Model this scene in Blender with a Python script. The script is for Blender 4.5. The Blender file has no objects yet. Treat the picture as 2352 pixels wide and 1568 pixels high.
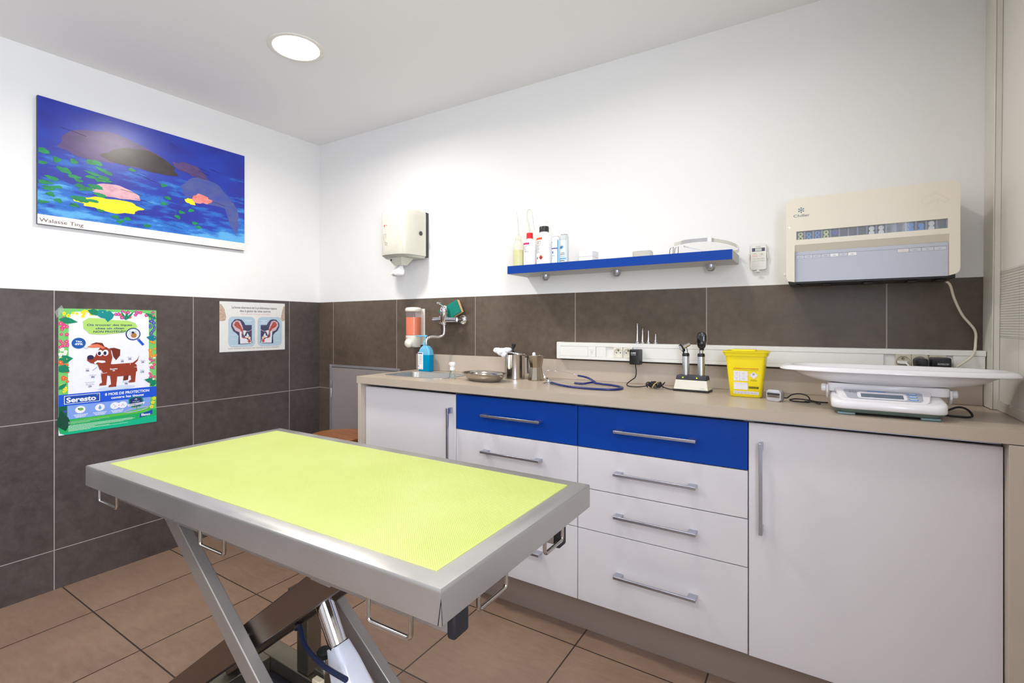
import bpy, bmesh, math, random
from mathutils import Vector, Matrix
random.seed(7)
SC = bpy.context.scene
COL = SC.collection
R = math.radians

# ---------------------------------------------------------------- camera
cam = bpy.data.cameras.new('camera'); co = bpy.data.objects.new('camera', cam); COL.objects.link(co)
co.location = (3.0217, -2.2834, 1.252)
co.rotation_euler = (R(90), 0, 0.5722)
cam.sensor_fit = 'HORIZONTAL'; cam.sensor_width = 36
cam.lens = 1124.54/2352*36
cam.shift_x = (1176-1145.78)/2352
cam.shift_y = (746.38-784)/2352
cam.clip_start = 0.02
SC.camera = co
# ---------------------------------------------------------------- world, exposure, daylight
W = bpy.data.worlds.new('world'); SC.world = W; W.use_nodes = True
W.node_tree.nodes['Background'].inputs[0].default_value = (0.75, 0.85, 1.0, 1)
W.node_tree.nodes['Background'].inputs[1].default_value = 1.0
SC.view_settings.view_transform = 'Standard'; SC.view_settings.look = 'None'
SC.view_settings.gamma = 1; SC.view_settings.use_curve_mapping = False
SC.view_settings.exposure = 0.30
def area(name, loc, rot, sx, sy, power, color, shape='RECTANGLE', spread=180):
    l = bpy.data.lights.new(name, 'AREA'); l.shape = shape; l.size = sx
    if shape == 'RECTANGLE': l.size_y = sy
    l.energy = power; l.color = color; l.spread = R(spread)
    o = bpy.data.objects.new(name, l); o.location = loc; o.rotation_euler = rot; COL.objects.link(o); return o
DAY = (0.78, 0.86, 1.0)
WARM = (1.0, 0.95, 0.87)
area('window_daylight', (3.575, -2.75, 1.60), (0, R(90), 0), 1.15, 1.3, 62, DAY)
LAMPS = [(1.02, -0.895), (2.45, -0.895), (1.02, -2.75), (2.45, -2.75)]
LAMP_POWER = [12, 5.2, 8.2, 2.5]

# ---------------------------------------------------------------- materials
def lin(c):
    return tuple(((x/255)/12.92 if x/255 <= 0.04045 else ((x/255+0.055)/1.055)**2.4) for x in c)
class N:
    def __init__(s, name):
        s.m = bpy.data.materials.new(name); s.m.use_nodes = True; s.t = s.m.node_tree
        s.b = s.t.nodes['Principled BSDF']; s.k = {}
    def add(s, typ, **kw):
        n = s.t.nodes.new(typ)
        for a, v in kw.items(): setattr(n, a, v)
        return n
    def link(s, a, b): s.t.links.new(a, b)
    def math(s, op, a, b=None):
        n = s.add('ShaderNodeMath', operation=op)
        for i, v in enumerate((a, b)):
            if v is None: continue
            if isinstance(v, (int, float)): n.inputs[i].default_value = v
            else: s.link(v, n.inputs[i])
        return n.outputs[0]
    def mix(s, f, a, b):
        n = s.add('ShaderNodeMix', data_type='RGBA')
        for i, v in ((0, f), (6, a), (7, b)):
            if isinstance(v, (int, float)): n.inputs[i].default_value = v
            elif isinstance(v, tuple): n.inputs[i].default_value = (*v, 1)
            else: s.link(v, n.inputs[i])
        return n.outputs[2]
    def noise(s, vec, scale, detail=4, rough=0.55, vscale=None):
        if vscale:
            mp = s.add('ShaderNodeMapping'); mp.inputs['Scale'].default_value = vscale; s.link(vec, mp.inputs[0]); vec = mp.outputs[0]
        n = s.add('ShaderNodeTexNoise'); s.link(vec, n.inputs['Vector'])
        n.inputs['Scale'].default_value = scale; n.inputs['Detail'].default_value = detail; n.inputs['Roughness'].default_value = rough
        return n.outputs[0]
    def ramp(s, f, lo, hi, a, b):
        n = s.add('ShaderNodeMapRange'); s.link(f, n.inputs[0])
        for i, v in ((1, lo), (2, hi), (3, a), (4, b)): n.inputs[i].default_value = v
        return n.outputs[0]
    def bump(s, h, st, dist=0.001):
        n = s.add('ShaderNodeBump'); n.inputs['Strength'].default_value = st; n.inputs['Distance'].default_value = dist
        s.link(h, n.inputs['Height']); s.link(n.outputs[0], s.b.inputs['Normal'])
    @property
    def pos(s): return s.add('ShaderNodeNewGeometry').outputs['Position']
    @property
    def obj(s): return s.add('ShaderNodeTexCoord').outputs['Object']
MATS = {}
def M(name, rgb, rough=0.5, metal=0.0, var=0.04, nscale=12, bump=0.0, bscale=300, aniso=0, stretch=None, trans=0, ior=1.45, alpha=1, coat=0, emit=0, sss=0, spec=0.5):
    if name in MATS: return MATS[name]
    n = N(name); c = lin(rgb)
    b = n.b; b.inputs['Roughness'].default_value = rough; b.inputs['Metallic'].default_value = metal
    b.inputs['Specular IOR Level'].default_value = spec
    if var:
        o = n.obj; f = n.noise(o, nscale, vscale=stretch)
        dark = tuple(x*(1-var) for x in c); lite = tuple(min(1, x*(1+var)) for x in c)
        n.link(n.mix(n.ramp(f, .3, .7, 0, 1), dark, lite), b.inputs['Base Color'])
        n.link(n.ramp(f, .3, .7, max(0, rough-.04), min(1, rough+.04)), b.inputs['Roughness'])
    else: b.inputs['Base Color'].default_value = (*c, 1)
    if bump: n.bump(n.noise(n.obj, bscale, 3, vscale=stretch), bump)
    if trans: b.inputs['Transmission Weight'].default_value = trans; b.inputs['IOR'].default_value = ior
    if coat: b.inputs['Coat Weight'].default_value = coat; b.inputs['Coat Roughness'].default_value = .05
    if emit: b.inputs['Emission Color'].default_value = (*c, 1); b.inputs['Emission Strength'].default_value = emit
    if alpha < 1: b.inputs['Alpha'].default_value = alpha
    MATS[name] = n.m; return n.m
def P(rgb, rough=0.55):   # print ink / flat paint colour
    k = 'ink_%02x%02x%02x' % rgb
    return M(k, rgb, rough, var=0.02, nscale=40)

def grid_nodes(n, ca, oa, pa, cb, ob, pb, w):
    def line(c, o, p):
        f = n.math('FRACT', n.math('DIVIDE', n.math('SUBTRACT', c, o - 100*p), p))
        return n.math('GREATER_THAN', n.math('ABSOLUTE', n.math('SUBTRACT', f, .5)), .5 - w/p/2)
    l = n.math('MAXIMUM', line(ca, oa, pa), line(cb, ob, pb))
    ia = n.math('FLOOR', n.math('DIVIDE', n.math('SUBTRACT', ca, oa - 100*pa), pa))
    ib = n.math('FLOOR', n.math('DIVIDE', n.math('SUBTRACT', cb, ob - 100*pb), pb))
    cmb = n.add('ShaderNodeCombineXYZ'); n.link(ia, cmb.inputs[0]); n.link(ib, cmb.inputs[1])
    wn = n.add('ShaderNodeTexWhiteNoise', noise_dimensions='3D'); n.link(cmb.outputs[0], wn.inputs[0])
    return l, wn.outputs[0], cmb.outputs[0]
def tile_mat(name, axis, off, pitch, c1, c2, grout, rough):
    n = N(name); p = n.pos; s = n.add('ShaderNodeSeparateXYZ'); n.link(p, s.inputs[0])
    if axis == 'floor': a, b = s.outputs[0], s.outputs[1]
    else: a, b = s.outputs['XYZ'.index(axis)], s.outputs[2]
    l, rnd, cell = grid_nodes(n, a, off[0], pitch, b, off[1], pitch if axis == 'floor' else .6155, .0035 if axis != 'floor' else .0058)
    va = n.add('ShaderNodeVectorMath', operation='ADD'); n.link(p, va.inputs[0])
    vs = n.add('ShaderNodeVectorMath', operation='SCALE'); n.link(cell, vs.inputs[0]); vs.inputs['Scale'].default_value = 3.7
    n.link(vs.outputs[0], va.inputs[1]); v = va.outputs[0]
    f1 = n.noise(v, 2.2, 6, .6, (1, 1, 1) if axis != 'floor' else (1, .8, 1))
    f2 = n.noise(v, 26, 5, .7, (1, 1, 1) if axis != 'floor' else (.5, 2, 1))
    f3 = n.noise(v, 150, 3, .6)
    f = n.math('ADD', n.math('MULTIPLY', f1, .55), n.math('MULTIPLY', f2, .45))
    col = n.mix(n.ramp(f, .36, .64, 0, 1), lin(c1), lin(c2))
    col = n.mix(n.ramp(rnd, 0, 1, 0, .10), col, lin(c1))
    if axis != 'floor':
        sp = n.math('GREATER_THAN', f3, .73); col = n.mix(n.math('MULTIPLY', sp, .28), col, lin((190, 175, 160)))
    col = n.mix(l, col, lin(grout))
    n.link(col, n.b.inputs['Base Color'])
    n.link(n.ramp(f2, .3, .7, rough-.05, rough+.07), n.b.inputs['Roughness'])
    n.bump(n.math('SUBTRACT', n.math('MULTIPLY', f2, .25), l), .35, .0015)
    MATS[name] = n.m; return n.m
tile_left = tile_mat('slate_tile_left', 'Y', (-.2415, .1870), .617, (66, 58, 55), (92, 83, 80), (172, 164, 160), .42)
tile_back = tile_mat('slate_tile_back', 'X', (.1545, .1870), .6182, (78, 66, 55), (106, 92, 79), (172, 162, 150), .42)
tile_floor = tile_mat('terracotta_tile_floor', 'floor', (.3736, -1.4444), .4655, (130, 104, 87), (152, 126, 107), (60, 48, 42), .36)
def plaster(name, rgb):
    n = N(name); n.b.inputs['Roughness'].default_value = .62; c = lin(rgb)
    f = n.noise(n.pos, 1.2, 3); n.link(n.mix(n.ramp(f, .3, .7, 0, 1), tuple(x*.985 for x in c), c), n.b.inputs['Base Color'])
    n.bump(n.noise(n.pos, 90, 4), .12, .001); MATS[name] = n.m; return n.m
wall_paint = plaster('white_wall_paint', (240, 239, 237))
ceil_paint = plaster('ceiling_paint', (246, 246, 246))
right_paint = plaster('right_wall_paint', (232, 228, 222))
def white_tile(ribbed):
    n = N('ribbed_white_tile' if ribbed else 'smooth_white_tile'); p = n.pos; s = n.add('ShaderNodeSeparateXYZ'); n.link(p, s.inputs[0])
    l, r_, c_ = grid_nodes(n, s.outputs[1], -.272, .2, s.outputs[2], 1.2125, .2025, .0028)
    n.link(n.mix(l, lin((226, 222, 215)), lin((190, 184, 174))), n.b.inputs['Base Color']); n.b.inputs['Roughness'].default_value = .25
    if ribbed:
        w = n.math('SINE', n.math('MULTIPLY', s.outputs[2], 2*math.pi/.0078)); n.bump(w, .7, .0016)
    else: n.bump(n.math('SUBTRACT', n.noise(p, 6, 2), l), .15, .001)
    return n.m
rib_tile = white_tile(True); smooth_tile = white_tile(False)

def steel(name, rgb, rough, stretch, bump=.06, metal=1):
    n = N(name); c = lin(rgb); b = n.b; b.inputs['Metallic'].default_value = 1
    b.inputs['Metallic'].default_value = metal; f = n.noise(n.obj, 60, 4, .6, stretch); g = n.noise(n.obj, 5, 4, .6)
    n.link(n.mix(n.ramp(f, .3, .7, 0, 1), tuple(x*.9 for x in c), c), b.inputs['Base Color'])
    n.link(n.ramp(g, .3, .7, rough-.07, rough+.1), b.inputs['Roughness'])
    n.bump(f, bump, .0004); MATS[name] = n.m; return n.m
brushed = steel('brushed_steel', (196, 193, 190), .33, (1, 40, 40), .02, .8)
leg_steel = steel('leg_steel', (168, 162, 157), .42, (1, 12, 12), .03, .62)
beam_steel = steel('inner_beam_steel', (136, 124, 116), .36, (1, 12, 12), .03, 1)
sink_steel = steel('sink_steel', (192, 190, 187), .32, (4, 4, 4), .02, .85)
polished = steel('polished_steel', (205, 203, 200), .13, (3, 3, 3), .03)
chrome = M('chrome', (225, 225, 228), .07, 1, var=0)
alu = M('satin_aluminium', (186, 190, 202), .33, 1, var=.04, nscale=60)
lam_white = M('grey_white_laminate', (222, 217, 219), .42, bump=.05, bscale=500, var=.015, nscale=3)
lam_blue = M('blue_laminate', (0, 62, 156), .42, spec=.25, bump=.05, bscale=500, var=.02, nscale=3)
lam_beige = M('beige_worktop_laminate', (190, 175, 158), .32, bump=.06, bscale=700, var=.03, nscale=5)
lam_beige_v = M('beige_panel_laminate', (196, 182, 167), .4, bump=.06, bscale=700, var=.03, nscale=5)
dark_gap = M('carcass_board', (120, 116, 112), .6)
plastic_w = M('white_plastic', (236, 235, 230), .32, var=.01)
plastic_cream = M('cream_plastic', (234, 226, 209), .32, var=0)
plastic_scale = M('scale_white_plastic', (238, 236, 240), .22, var=.01, coat=.3)
black_pl = M('black_plastic', (22, 22, 24), .4, var=.1)
dark_grey = M('dark_grey_plastic', (66, 66, 66), .45, var=.05)
grey_panel = M('pale_grey_panel', (188, 192, 206), .35, var=.01)
rubber = M('black_rubber', (28, 28, 32), .55, var=.1)

# ---------------------------------------------------------------- mesh builder
ORG = Vector((0, 0, 0))
SKEW = False   # the table top is a few millimetres out of square
def place(x, y, z=0):
    """set the local origin in which the next thing is modelled"""
    global ORG
    ORG = Vector((x, y, z))
class MB:
    def __init__(s): s.v = []; s.f = []; s.mi = []; s.mats = []
    def m(s, mat):
        if mat not in s.mats: s.mats.append(mat)
        return s.mats.index(mat)
    def raw(s, vs, fs, mat, T=None):
        o = len(s.v)
        for p in vs:
            p = Vector(p); p = (T @ p) if T else p
            if SKEW: p.y += (p.x-1.271)*(.0306+(p.y+1.7465)*(-.0272))
            s.v.append(tuple(p+ORG))
        k = s.m(mat)
        for f in fs: s.f.append([i+o for i in f]); s.mi.append(k)
        return s
    def box(s, x0, x1, y0, y1, z0, z1, mat, T=None):
        x0, x1 = min(x0, x1), max(x0, x1); y0, y1 = min(y0, y1), max(y0, y1); z0, z1 = min(z0, z1), max(z0, z1)
        v = [(x, y, z) for z in (z0, z1) for y in (y0, y1) for x in (x0, x1)]
        return s.raw(v, [(0, 2, 3, 1), (4, 5, 7, 6), (0, 1, 5, 4), (1, 3, 7, 5), (3, 2, 6, 7), (2, 0, 4, 6)], mat, T)
    def frustum(s, c, z0, z1, w0, d0, w1, d1, mat, T=None, off=(0, 0)):
        v = []
        for z, w, d, ox, oy in ((z0, w0, d0, 0, 0), (z1, w1, d1, off[0], off[1])):
            for sy in (-1, 1):
                for sx in (-1, 1): v.append((c[0]+ox+sx*w/2, c[1]+oy+sy*d/2, z))
        return s.raw(v, [(0, 2, 3, 1), (4, 5, 7, 6), (0, 1, 5, 4), (1, 3, 7, 5), (3, 2, 6, 7), (2, 0, 4, 6)], mat, T)
    def loft(s, rings, mat, cap0=True, cap1=True, T=None, closed=False):
        n = len(rings[0]); v = [p for r in rings for p in r]; f = []
        m_ = len(rings)
        for i in range(m_ if closed else m_-1):
            j = (i+1) % m_
            for k in range(n):
                l = (k+1) % n; f.append((i*n+k, i*n+l, j*n+l, j*n+k))
        if cap0 and not closed: f.append(tuple(range(n-1, -1, -1)))
        if cap1 and not closed: f.append(tuple((m_-1)*n+k for k in range(n)))
        return s.raw(v, f, mat, T)
    def lathe(s, prof, c, mat, n=32, axis='Z', T=None, sx=1, sy=1, cap0=True, cap1=True, a0=0):
        rings = []
        for r, z in prof:
            ring = []
            for k in range(n):
                a = a0+2*math.pi*k/n; x, y = r*math.cos(a)*sx, r*math.sin(a)*sy
                if axis == 'Z': ring.append((c[0]+x, c[1]+y, c[2]+z))
                elif axis == 'Y': ring.append((c[0]+x, c[1]+z, c[2]-y))
                else: ring.append((c[0]+z, c[1]+x, c[2]+y))
            rings.append(ring)
        return s.loft(rings, mat, cap0, cap1, T)
    def tube(s, pts, r, mat, n=10, sm=0, closed=False, T=None, rect=None, up=(0, 0, 1)):
        P_ = [Vector(p) for p in pts]
        if sm: P_ = smooth_path(P_, sm, closed)
        rings = []; m_ = len(P_); prev = None
        for i, p in enumerate(P_):
            a = P_[i-1] if (i > 0 or closed) else p
            b = P_[(i+1) % m_] if (i < m_-1 or closed) else p
            t = (b-a).normalized()
            if prev is None:
                u = Vector(up); u = u - t*u.dot(t)
                if u.length < 1e-3: u = Vector((1, 0, 0)) - t*t.x
            else: u = prev - t*prev.dot(t)
            u.normalize(); prev = u; w = t.cross(u)
            rr = r(i/(m_-1)) if callable(r) else r
            if rect:
                k = 1/max(.5, abs(math.cos(0)))
                rings.append([tuple(p+u*rect[1]*y+w*rect[0]*x) for x, y in ((-.5, -.5), (.5, -.5), (.5, .5), (-.5, .5))])
            else: rings.append([tuple(p+u*rr*math.cos(2*math.pi*k/n)+w*rr*math.sin(2*math.pi*k/n)) for k in range(n)])
        return s.loft(rings, mat, T=T, closed=closed)
    def build(s, name, parent=None, loc=None, bevel=0, bseg=2, sub=0, angle=38, local=False, flat=False):
        me = bpy.data.meshes.new(name)
        if parent is not None:
            L = Vector(ROOT.get(parent.name, parent.location)) if not local else ORG.copy()
        else:
            L = Vector(loc) if loc is not None else base_of(s.v)
            if local: L = Vector((0, 0, 0))
        me.from_pydata([tuple(Vector(p)-L) for p in s.v], [], s.f)
        for m_ in s.mats: me.materials.append(m_)
        me.polygons.foreach_set('material_index', s.mi)
        me.validate(); me.update()
        bm = bmesh.new(); bm.from_mesh(me)
        if not flat: bmesh.ops.recalc_face_normals(bm, faces=bm.faces)
        bm.to_mesh(me); bm.free()
        if not flat:
            me.shade_smooth(); me.set_sharp_from_angle(angle=R(angle))
        o = bpy.data.objects.new(name, me); COL.objects.link(o)
        if parent is not None:
            o.parent = parent; ROOT[o.name] = tuple(L)
        else: o.location = L if not local else (loc or (0, 0, 0)); ROOT[o.name] = tuple(L)
        if bevel:
            b = o.modifiers.new('bevel', 'BEVEL'); b.width = bevel; b.segments = bseg; b.limit_method = 'ANGLE'; b.angle_limit = R(40); b.harden_normals = False
        if sub:
            d = o.modifiers.new('sub', 'SUBSURF'); d.levels = sub; d.render_levels = sub
        return o
ROOT = {}
def base_of(vs):
    xs, ys, zs = zip(*vs)
    return Vector(((min(xs)+max(xs))/2, (min(ys)+max(ys))/2, min(zs)))
def smooth_path(P_, k, closed=False):
    out = []; n = len(P_)
    rng = range(n if closed else n-1)
    for i in rng:
        p0 = P_[(i-1) % n] if (closed or i > 0) else P_[i]; p1 = P_[i]; p2 = P_[(i+1) % n]
        p3 = P_[(i+2) % n] if (closed or i < n-2) else p2
        for j in range(k):
            t = j/k
            out.append(.5*((2*p1)+(-p0+p2)*t+(2*p0-5*p1+4*p2-p3)*t*t+(-p0+3*p1-3*p2+p3)*t**3))
    if not closed: out.append(P_[-1])
    return out
def thing(name, label, cat, loc, rz=0, group=None):
    o = bpy.data.objects.new(name, None); o.empty_display_size = .05; COL.objects.link(o)
    loc = tuple(Vector(loc)+ORG); o.location = loc; o.rotation_euler = (0, 0, rz); o['label'] = label; o['category'] = cat
    if group: o['group'] = group
    ROOT[o.name] = tuple(loc); return o
def tag(o, label, cat, group=None):
    o['label'] = label; o['category'] = cat
    if group: o['group'] = group
    return o
def struct(o): o['kind'] = 'structure'; return o
def rrect(w, h, r, n=6, c=(0, 0)):
    pts = []
    for cx_, cy_, a0 in ((w/2-r, h/2-r, 0), (-w/2+r, h/2-r, 90), (-w/2+r, -h/2+r, 180), (w/2-r, -h/2+r, 270)):
        for i in range(n+1):
            a = R(a0+90*i/n); pts.append((c[0]+cx_+r*math.cos(a), c[1]+cy_+r*math.sin(a)))
    return pts

# ---------------------------------------------------------------- flat graphics (print, lettering) in a frame
class G:
    """u to the right, v up, n towards the viewer; layer k lies k*0.12 mm proud of the surface"""
    def __init__(s, mb, origin, u, v, n, step=.00012):
        s.mb = mb; s.o = Vector(origin); s.u = Vector(u).normalized(); s.v = Vector(v).normalized(); s.n = Vector(n).normalized(); s.st = step; s.k = 0
    def P(s, a, b, L): return tuple(s.o+s.u*a+s.v*b+s.n*(L*s.st))
    def poly(s, pts, mat, L):
        s.k += 1; L += s.k*.012
        s.mb.raw([s.P(a, b, L) for a, b in pts], [tuple(range(len(pts)))], mat); return s
    def rect(s, a0, b0, a1, b1, mat, L): return s.poly([(a0, b0), (a1, b0), (a1, b1), (a0, b1)], mat, L)
    def ell(s, a, b, ra, rb, mat, L, n=20, rot=0):
        c_, s_ = math.cos(rot), math.sin(rot)
        return s.poly([(a+ra*math.cos(t)*c_-rb*math.sin(t)*s_, b+ra*math.cos(t)*s_+rb*math.sin(t)*c_) for t in [2*math.pi*i/n for i in range(n)]], mat, L)
    def line(s, pts, w, mat, L):
        for (a0, b0), (a1, b1) in zip(pts, pts[1:]):
            d = math.hypot(a1-a0, b1-b0) or 1; x, y = -(b1-b0)/d*w/2, (a1-a0)/d*w/2
            s.poly([(a0-x, b0-y), (a1-x, b1-y), (a1+x, b1+y), (a0+x, b0+y)], mat, L)
        return s
    def ring(s, a, b, r, w, mat, L, n=24):
        return s.line([(a+r*math.cos(2*math.pi*i/n), b+r*math.sin(2*math.pi*i/n)) for i in range(n+1)], w, mat, L)
    def text(s, txt, a, b, mat, L, h=None, w=None, al='L', bold=0.0, shear=0):
        """h = cap height, w = total width (both stretch the text)"""
        cu = bpy.data.curves.new('t', 'FONT'); cu.body = txt; cu.size = 1; cu.offset = bold; cu.shear = shear; cu.resolution_u = 3
        ob = bpy.data.objects.new('t', cu); COL.objects.link(ob)
        dg = bpy.context.evaluated_depsgraph_get(); me = bpy.data.meshes.new_from_object(ob.evaluated_get(dg))
        vs = [v.co.copy() for v in me.vertices]; fs = [tuple(p.vertices) for p in me.polygons]
        bpy.data.objects.remove(ob); bpy.data.curves.remove(cu); bpy.data.meshes.remove(me)
        if not vs: return s
        x0, x1 = min(v.x for v in vs), max(v.x for v in vs)
        sy = (h/.69) if h else None; sx = (w/(x1-x0)) if w else None
        if sy is None: sy = sx
        if sx is None: sx = sy
        W_ = (x1-x0)*sx; off = {'L': 0, 'C': -W_/2, 'R': -W_}[al]
        s.k += 1; L += s.k*.012; s.mb.raw([s.P(a+off+(v.x-x0)*sx, b+v.y*sy, L) for v in vs], fs, mat); return s
    def micro(s, a0, b, a1, mat, L, h=.0012, gap=.0012, word=(.004, .012), seed=1):
        """a line of print too small to read: word-shaped bars"""
        rr = random.Random(seed); x = a0
        while x < a1:
            w = min(rr.uniform(*word), a1-x); s.rect(x, b, x+w, b+h, mat, L); s.k -= 1; x += w+gap
        return s

# ---------------------------------------------------------------- room shell
def cz(x, y): return 2.553-.0118*x+.016*y
LEAN = .0078
def rx(z): return 3.519+LEAN*(z-.98)
YB, XR = -4.5, 3.519
m = MB(); m.box(-.12, 0, YB-.1, .12, 0, 1.4155, tile_left); m.box(-.12, 0, YB-.1, .12, 1.4155, 2.62, wall_paint); struct(m.build('wall_left'))
m = MB(); m.box(0, 3.66, 0, .12, 0, 1.4155, tile_back); m.box(0, 3.66, 0, .12, 1.4155, 2.62, wall_paint); struct(m.build('wall_back'))
m = MB(); m.box(-.12, 3.75, YB-.1, .12, -.1, 0, tile_floor); struct(m.build('floor'))
m = MB()
c4 = [(-.12, YB-.1), (3.75, YB-.1), (3.75, .12), (-.12, .12)]
m.raw([(x, y, cz(x, y)) for x, y in c4]+[(x, y, cz(x, y)+.1) for x, y in c4], [(0, 1, 2, 3), (7, 6, 5, 4), (0, 4, 5, 1), (1, 5, 6, 2), (2, 6, 7, 3), (3, 7, 4, 0)], ceil_paint); struct(m.build('ceiling'))
m = MB()
def rw_seg(ya, yb, z0, z1, mt):
    m.raw([(rx(z), y, z) for z in (z0, z1) for y in (ya, yb)]+[(rx(z)+.12, y, z) for z in (z0, z1) for y in (ya, yb)],
          [(0, 1, 3, 2), (4, 6, 7, 5), (0, 4, 5, 1), (2, 3, 7, 6), (0, 2, 6, 4), (1, 5, 7, 3)], mt)
WY0, WY1, WZA, WZB = -3.42, -2.08, 1.0, 2.2
for z0, z1, mt in ((0, WZA, smooth_tile), (WZA, 1.2125, smooth_tile), (1.2125, 1.426, rib_tile), (1.426, WZB, right_paint), (WZB, 2.62, right_paint)):
    if z0 >= WZA and z1 <= WZB: rw_seg(YB-.1, WY0, z0, z1, mt); rw_seg(WY1, 0, z0, z1, mt)
    else: rw_seg(YB-.1, 0, z0, z1, mt)
struct(m.build('wall_right'))
m = MB(); m.box(0, 3.66, YB-.1, YB, 0, 2.62, wall_paint); struct(m.build('wall_front'))
# window behind the camera on the right, letting the daylight in
m = MB(); fr = M('window_frame_paint', (225, 225, 225), .4)
for b_ in ((WY0, WY0+.05, WZA, WZB), (WY1-.05, WY1, WZA, WZB), (WY0, WY1, WZA, WZA+.05), (WY0, WY1, WZB-.05, WZB), (-2.77, -2.73, WZA, WZB)):
    m.box(3.535, 3.57, b_[0], b_[1], b_[2], b_[3], fr)
w_ = struct(m.build('window_1'))
# corner trunking and low plinth row of tiles on the right wall
m = MB(); tr = M('corner_trim_paint', (226, 221, 212), .5)
def lean_box(m, x0, x1, y0, y1, z0, z1, mt):
    v = [(x+LEAN*(z-.98), y, z) for z in (z0, z1) for y in (y0, y1) for x in (x0, x1)]
    m.raw(v, [(0, 2, 3, 1), (4, 5, 7, 6), (0, 1, 5, 4), (1, 3, 7, 5), (3, 2, 6, 7), (2, 0, 4, 6)], mt)
lean_box(m, 3.4998, 3.5035, -.104, 0, .9805, 2.49, tr); lean_box(m, 3.5035, 3.5189, -.102, 0, .9805, 2.49, tr)
struct(m.build('trim_1', bevel=.002))
m = MB(); lean_box(m, 3.513, 3.5189, -.49, -.104, .9805, 1.012, M('tile_skirting', (214, 208, 200), .25)); struct(m.build('trim_2', bevel=.0015))
# ---------------------------------------------------------------- downlights
frame_m = M('downlight_frame', (238, 234, 226), .4); diff_m = M('lit_diffuser', (255, 250, 240), .5, var=0, emit=9)
lamp_lab = ['round recessed ceiling light glowing white in the ceiling', 'round recessed ceiling light above the drawers', 'round recessed ceiling light at the back left of the room', 'round recessed ceiling light at the back right of the room']
for (x, y), pw, lb in zip(LAMPS, LAMP_POWER, lamp_lab):
    z = cz(x, y); t = thing('ceiling_light', lb, 'ceiling light', (x, y, z))
    m = MB(); m.lathe([(.121, 0), (.121, -.004), (.114, -.007), (.101, -.004), (.101, 0)], (x, y, z), frame_m, 64); m.build('frame', t)
    m = MB(); m.lathe([(.101, -.001), (.1005, -.0045)], (x, y, z), diff_m, 48); m.build('diffuser', t)
    area('downlight_bulb', (x, y, z-.012), (0, 0, 0), .19, .19, pw, WARM, 'DISK', 165)

# ---------------------------------------------------------------- base cabinets, plinth, panels, worktop
ZT, YC = .980, -.497
XS = [.9985, 1.609, 2.224, 2.837, 3.446]
DY = -.462
def carcass(t, x0, x1):
    m = MB(); y0 = DY+.02
    m.box(x0, x0+.016, y0, -.003, .154, .929, dark_gap); m.box(x1-.016, x1, y0, -.003, .154, .929, dark_gap)
    m.box(x0+.016, x1-.016, y0, -.003, .154, .170, dark_gap); m.box(x0+.016, x1-.016, -.011, -.003, .170, .929, dark_gap)
    m.build('carcass', t)
    m = MB(); m.box(x0, x1, y0+.001, y0+.012, .9300, .9425, alu); m.build('top_strip', t)
def handle(parent, x, z, L, vertical=False):
    m = MB(); y = YC; b = .0052
    if vertical:
        m.box(x-b, x+b, y-.004, y+.005, z-L/2, z+L/2, alu)
        for s in (-1, 1): m.box(x-b, x+b, y+.004, DY, z+s*(L/2-.013)-.013, z+s*(L/2-.013)+.013, alu)
    else:
        m.box(x-L/2, x+L/2, y-.004, y+.005, z-b, z+b, alu)
        for s in (-1, 1): m.box(x+s*(L/2-.014)-.014, x+s*(L/2-.014)+.014, y+.004, DY, z-b, z+b, alu)
    return m.build('handle', parent, bevel=.0012)
g_ = .0016
def front(t, name, x0, x1, z0, z1, mt):
    m = MB(); m.box(x0+g_, x1-g_, DY, DY+.018, z0+g_, z1-g_, mt); return m.build(name, t, bevel=.0008, bseg=1)
ZR = [.929, .767, .605, .443, .1535]
# sink unit
t = thing('base_cabinet', 'low grey-white cabinet under the sink with one door and vertical handle', 'cabinet', (1.30, -.2, 0.154))
carcass(t, XS[0], XS[1]); d = front(t, 'door', XS[0], XS[1], ZR[4], .927, lam_white); handle(d, 1.585, .7185, .294, True)
for i, (a, b, hx, hl, lb) in enumerate(((XS[1], XS[2], 1.9195, .295, 'blue-topped four-drawer cabinet adjoining the sink cabinet'),
                                    (XS[2], XS[3], 2.531, .294, 'blue-topped four-drawer cabinet adjoining the wide plain right-hand door'))):
    t = thing('drawer_cabinet', lb, 'cabinet', ((a+b)/2, -.2, .154), group=None); carcass(t, a, b)
    for k in range(4):
        z1, z0 = ZR[k], ZR[k+1]
        d = front(t, 'drawer', a, b, z0, z1, lam_blue if k == 0 else lam_white)
        if k == 0: d['label'] = 'blue top drawer front'
        handle(d, hx, (.8495, .688, .5265, .300)[k], hl)
t = thing('base_cabinet', 'pale one-door cabinet at the right end, below the weighing scale', 'cabinet', (3.15, -.2, .154))
carcass(t, XS[3], XS[4]); d = front(t, 'door', XS[3], XS[4], ZR[4]-.002, .929, lam_white); handle(d, 2.876, .721, .296, True)
m = MB(); m.box(.977, .998, YC, -.003, 0, .9425, lam_beige_v); tag(m.build('end_panel', bevel=.001), 'beige side panel closing the left end of the cabinets', 'panel')
m = MB(); m.box(3.4475, 3.508, YC, -.003, 0, .9405, lam_beige_v); tag(m.build('end_panel', bevel=.001), 'brown-beige side panel at the far right end of the cabinets', 'panel')
m = MB(); m.box(.9985, 3.447, -.394, -.38, 0, .1535, M('plinth_board', (152, 135, 124), .45, var=.05, nscale=4, stretch=(.3, 3, 3))); tag(m.build('plinth', bevel=.001), 'taupe toe-kick board under the row of cabinets', 'plinth')
SX0, SX1, SY0, SY1 = 1.035, 1.442, -.375, -.118
m = MB(); z0, z1 = .943, ZT; e = .004
outer = [(.968, YC), (3.517, YC), (3.517, -.102), (3.499, -.102), (3.499, -.001), (.968, -.001)]
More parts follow.
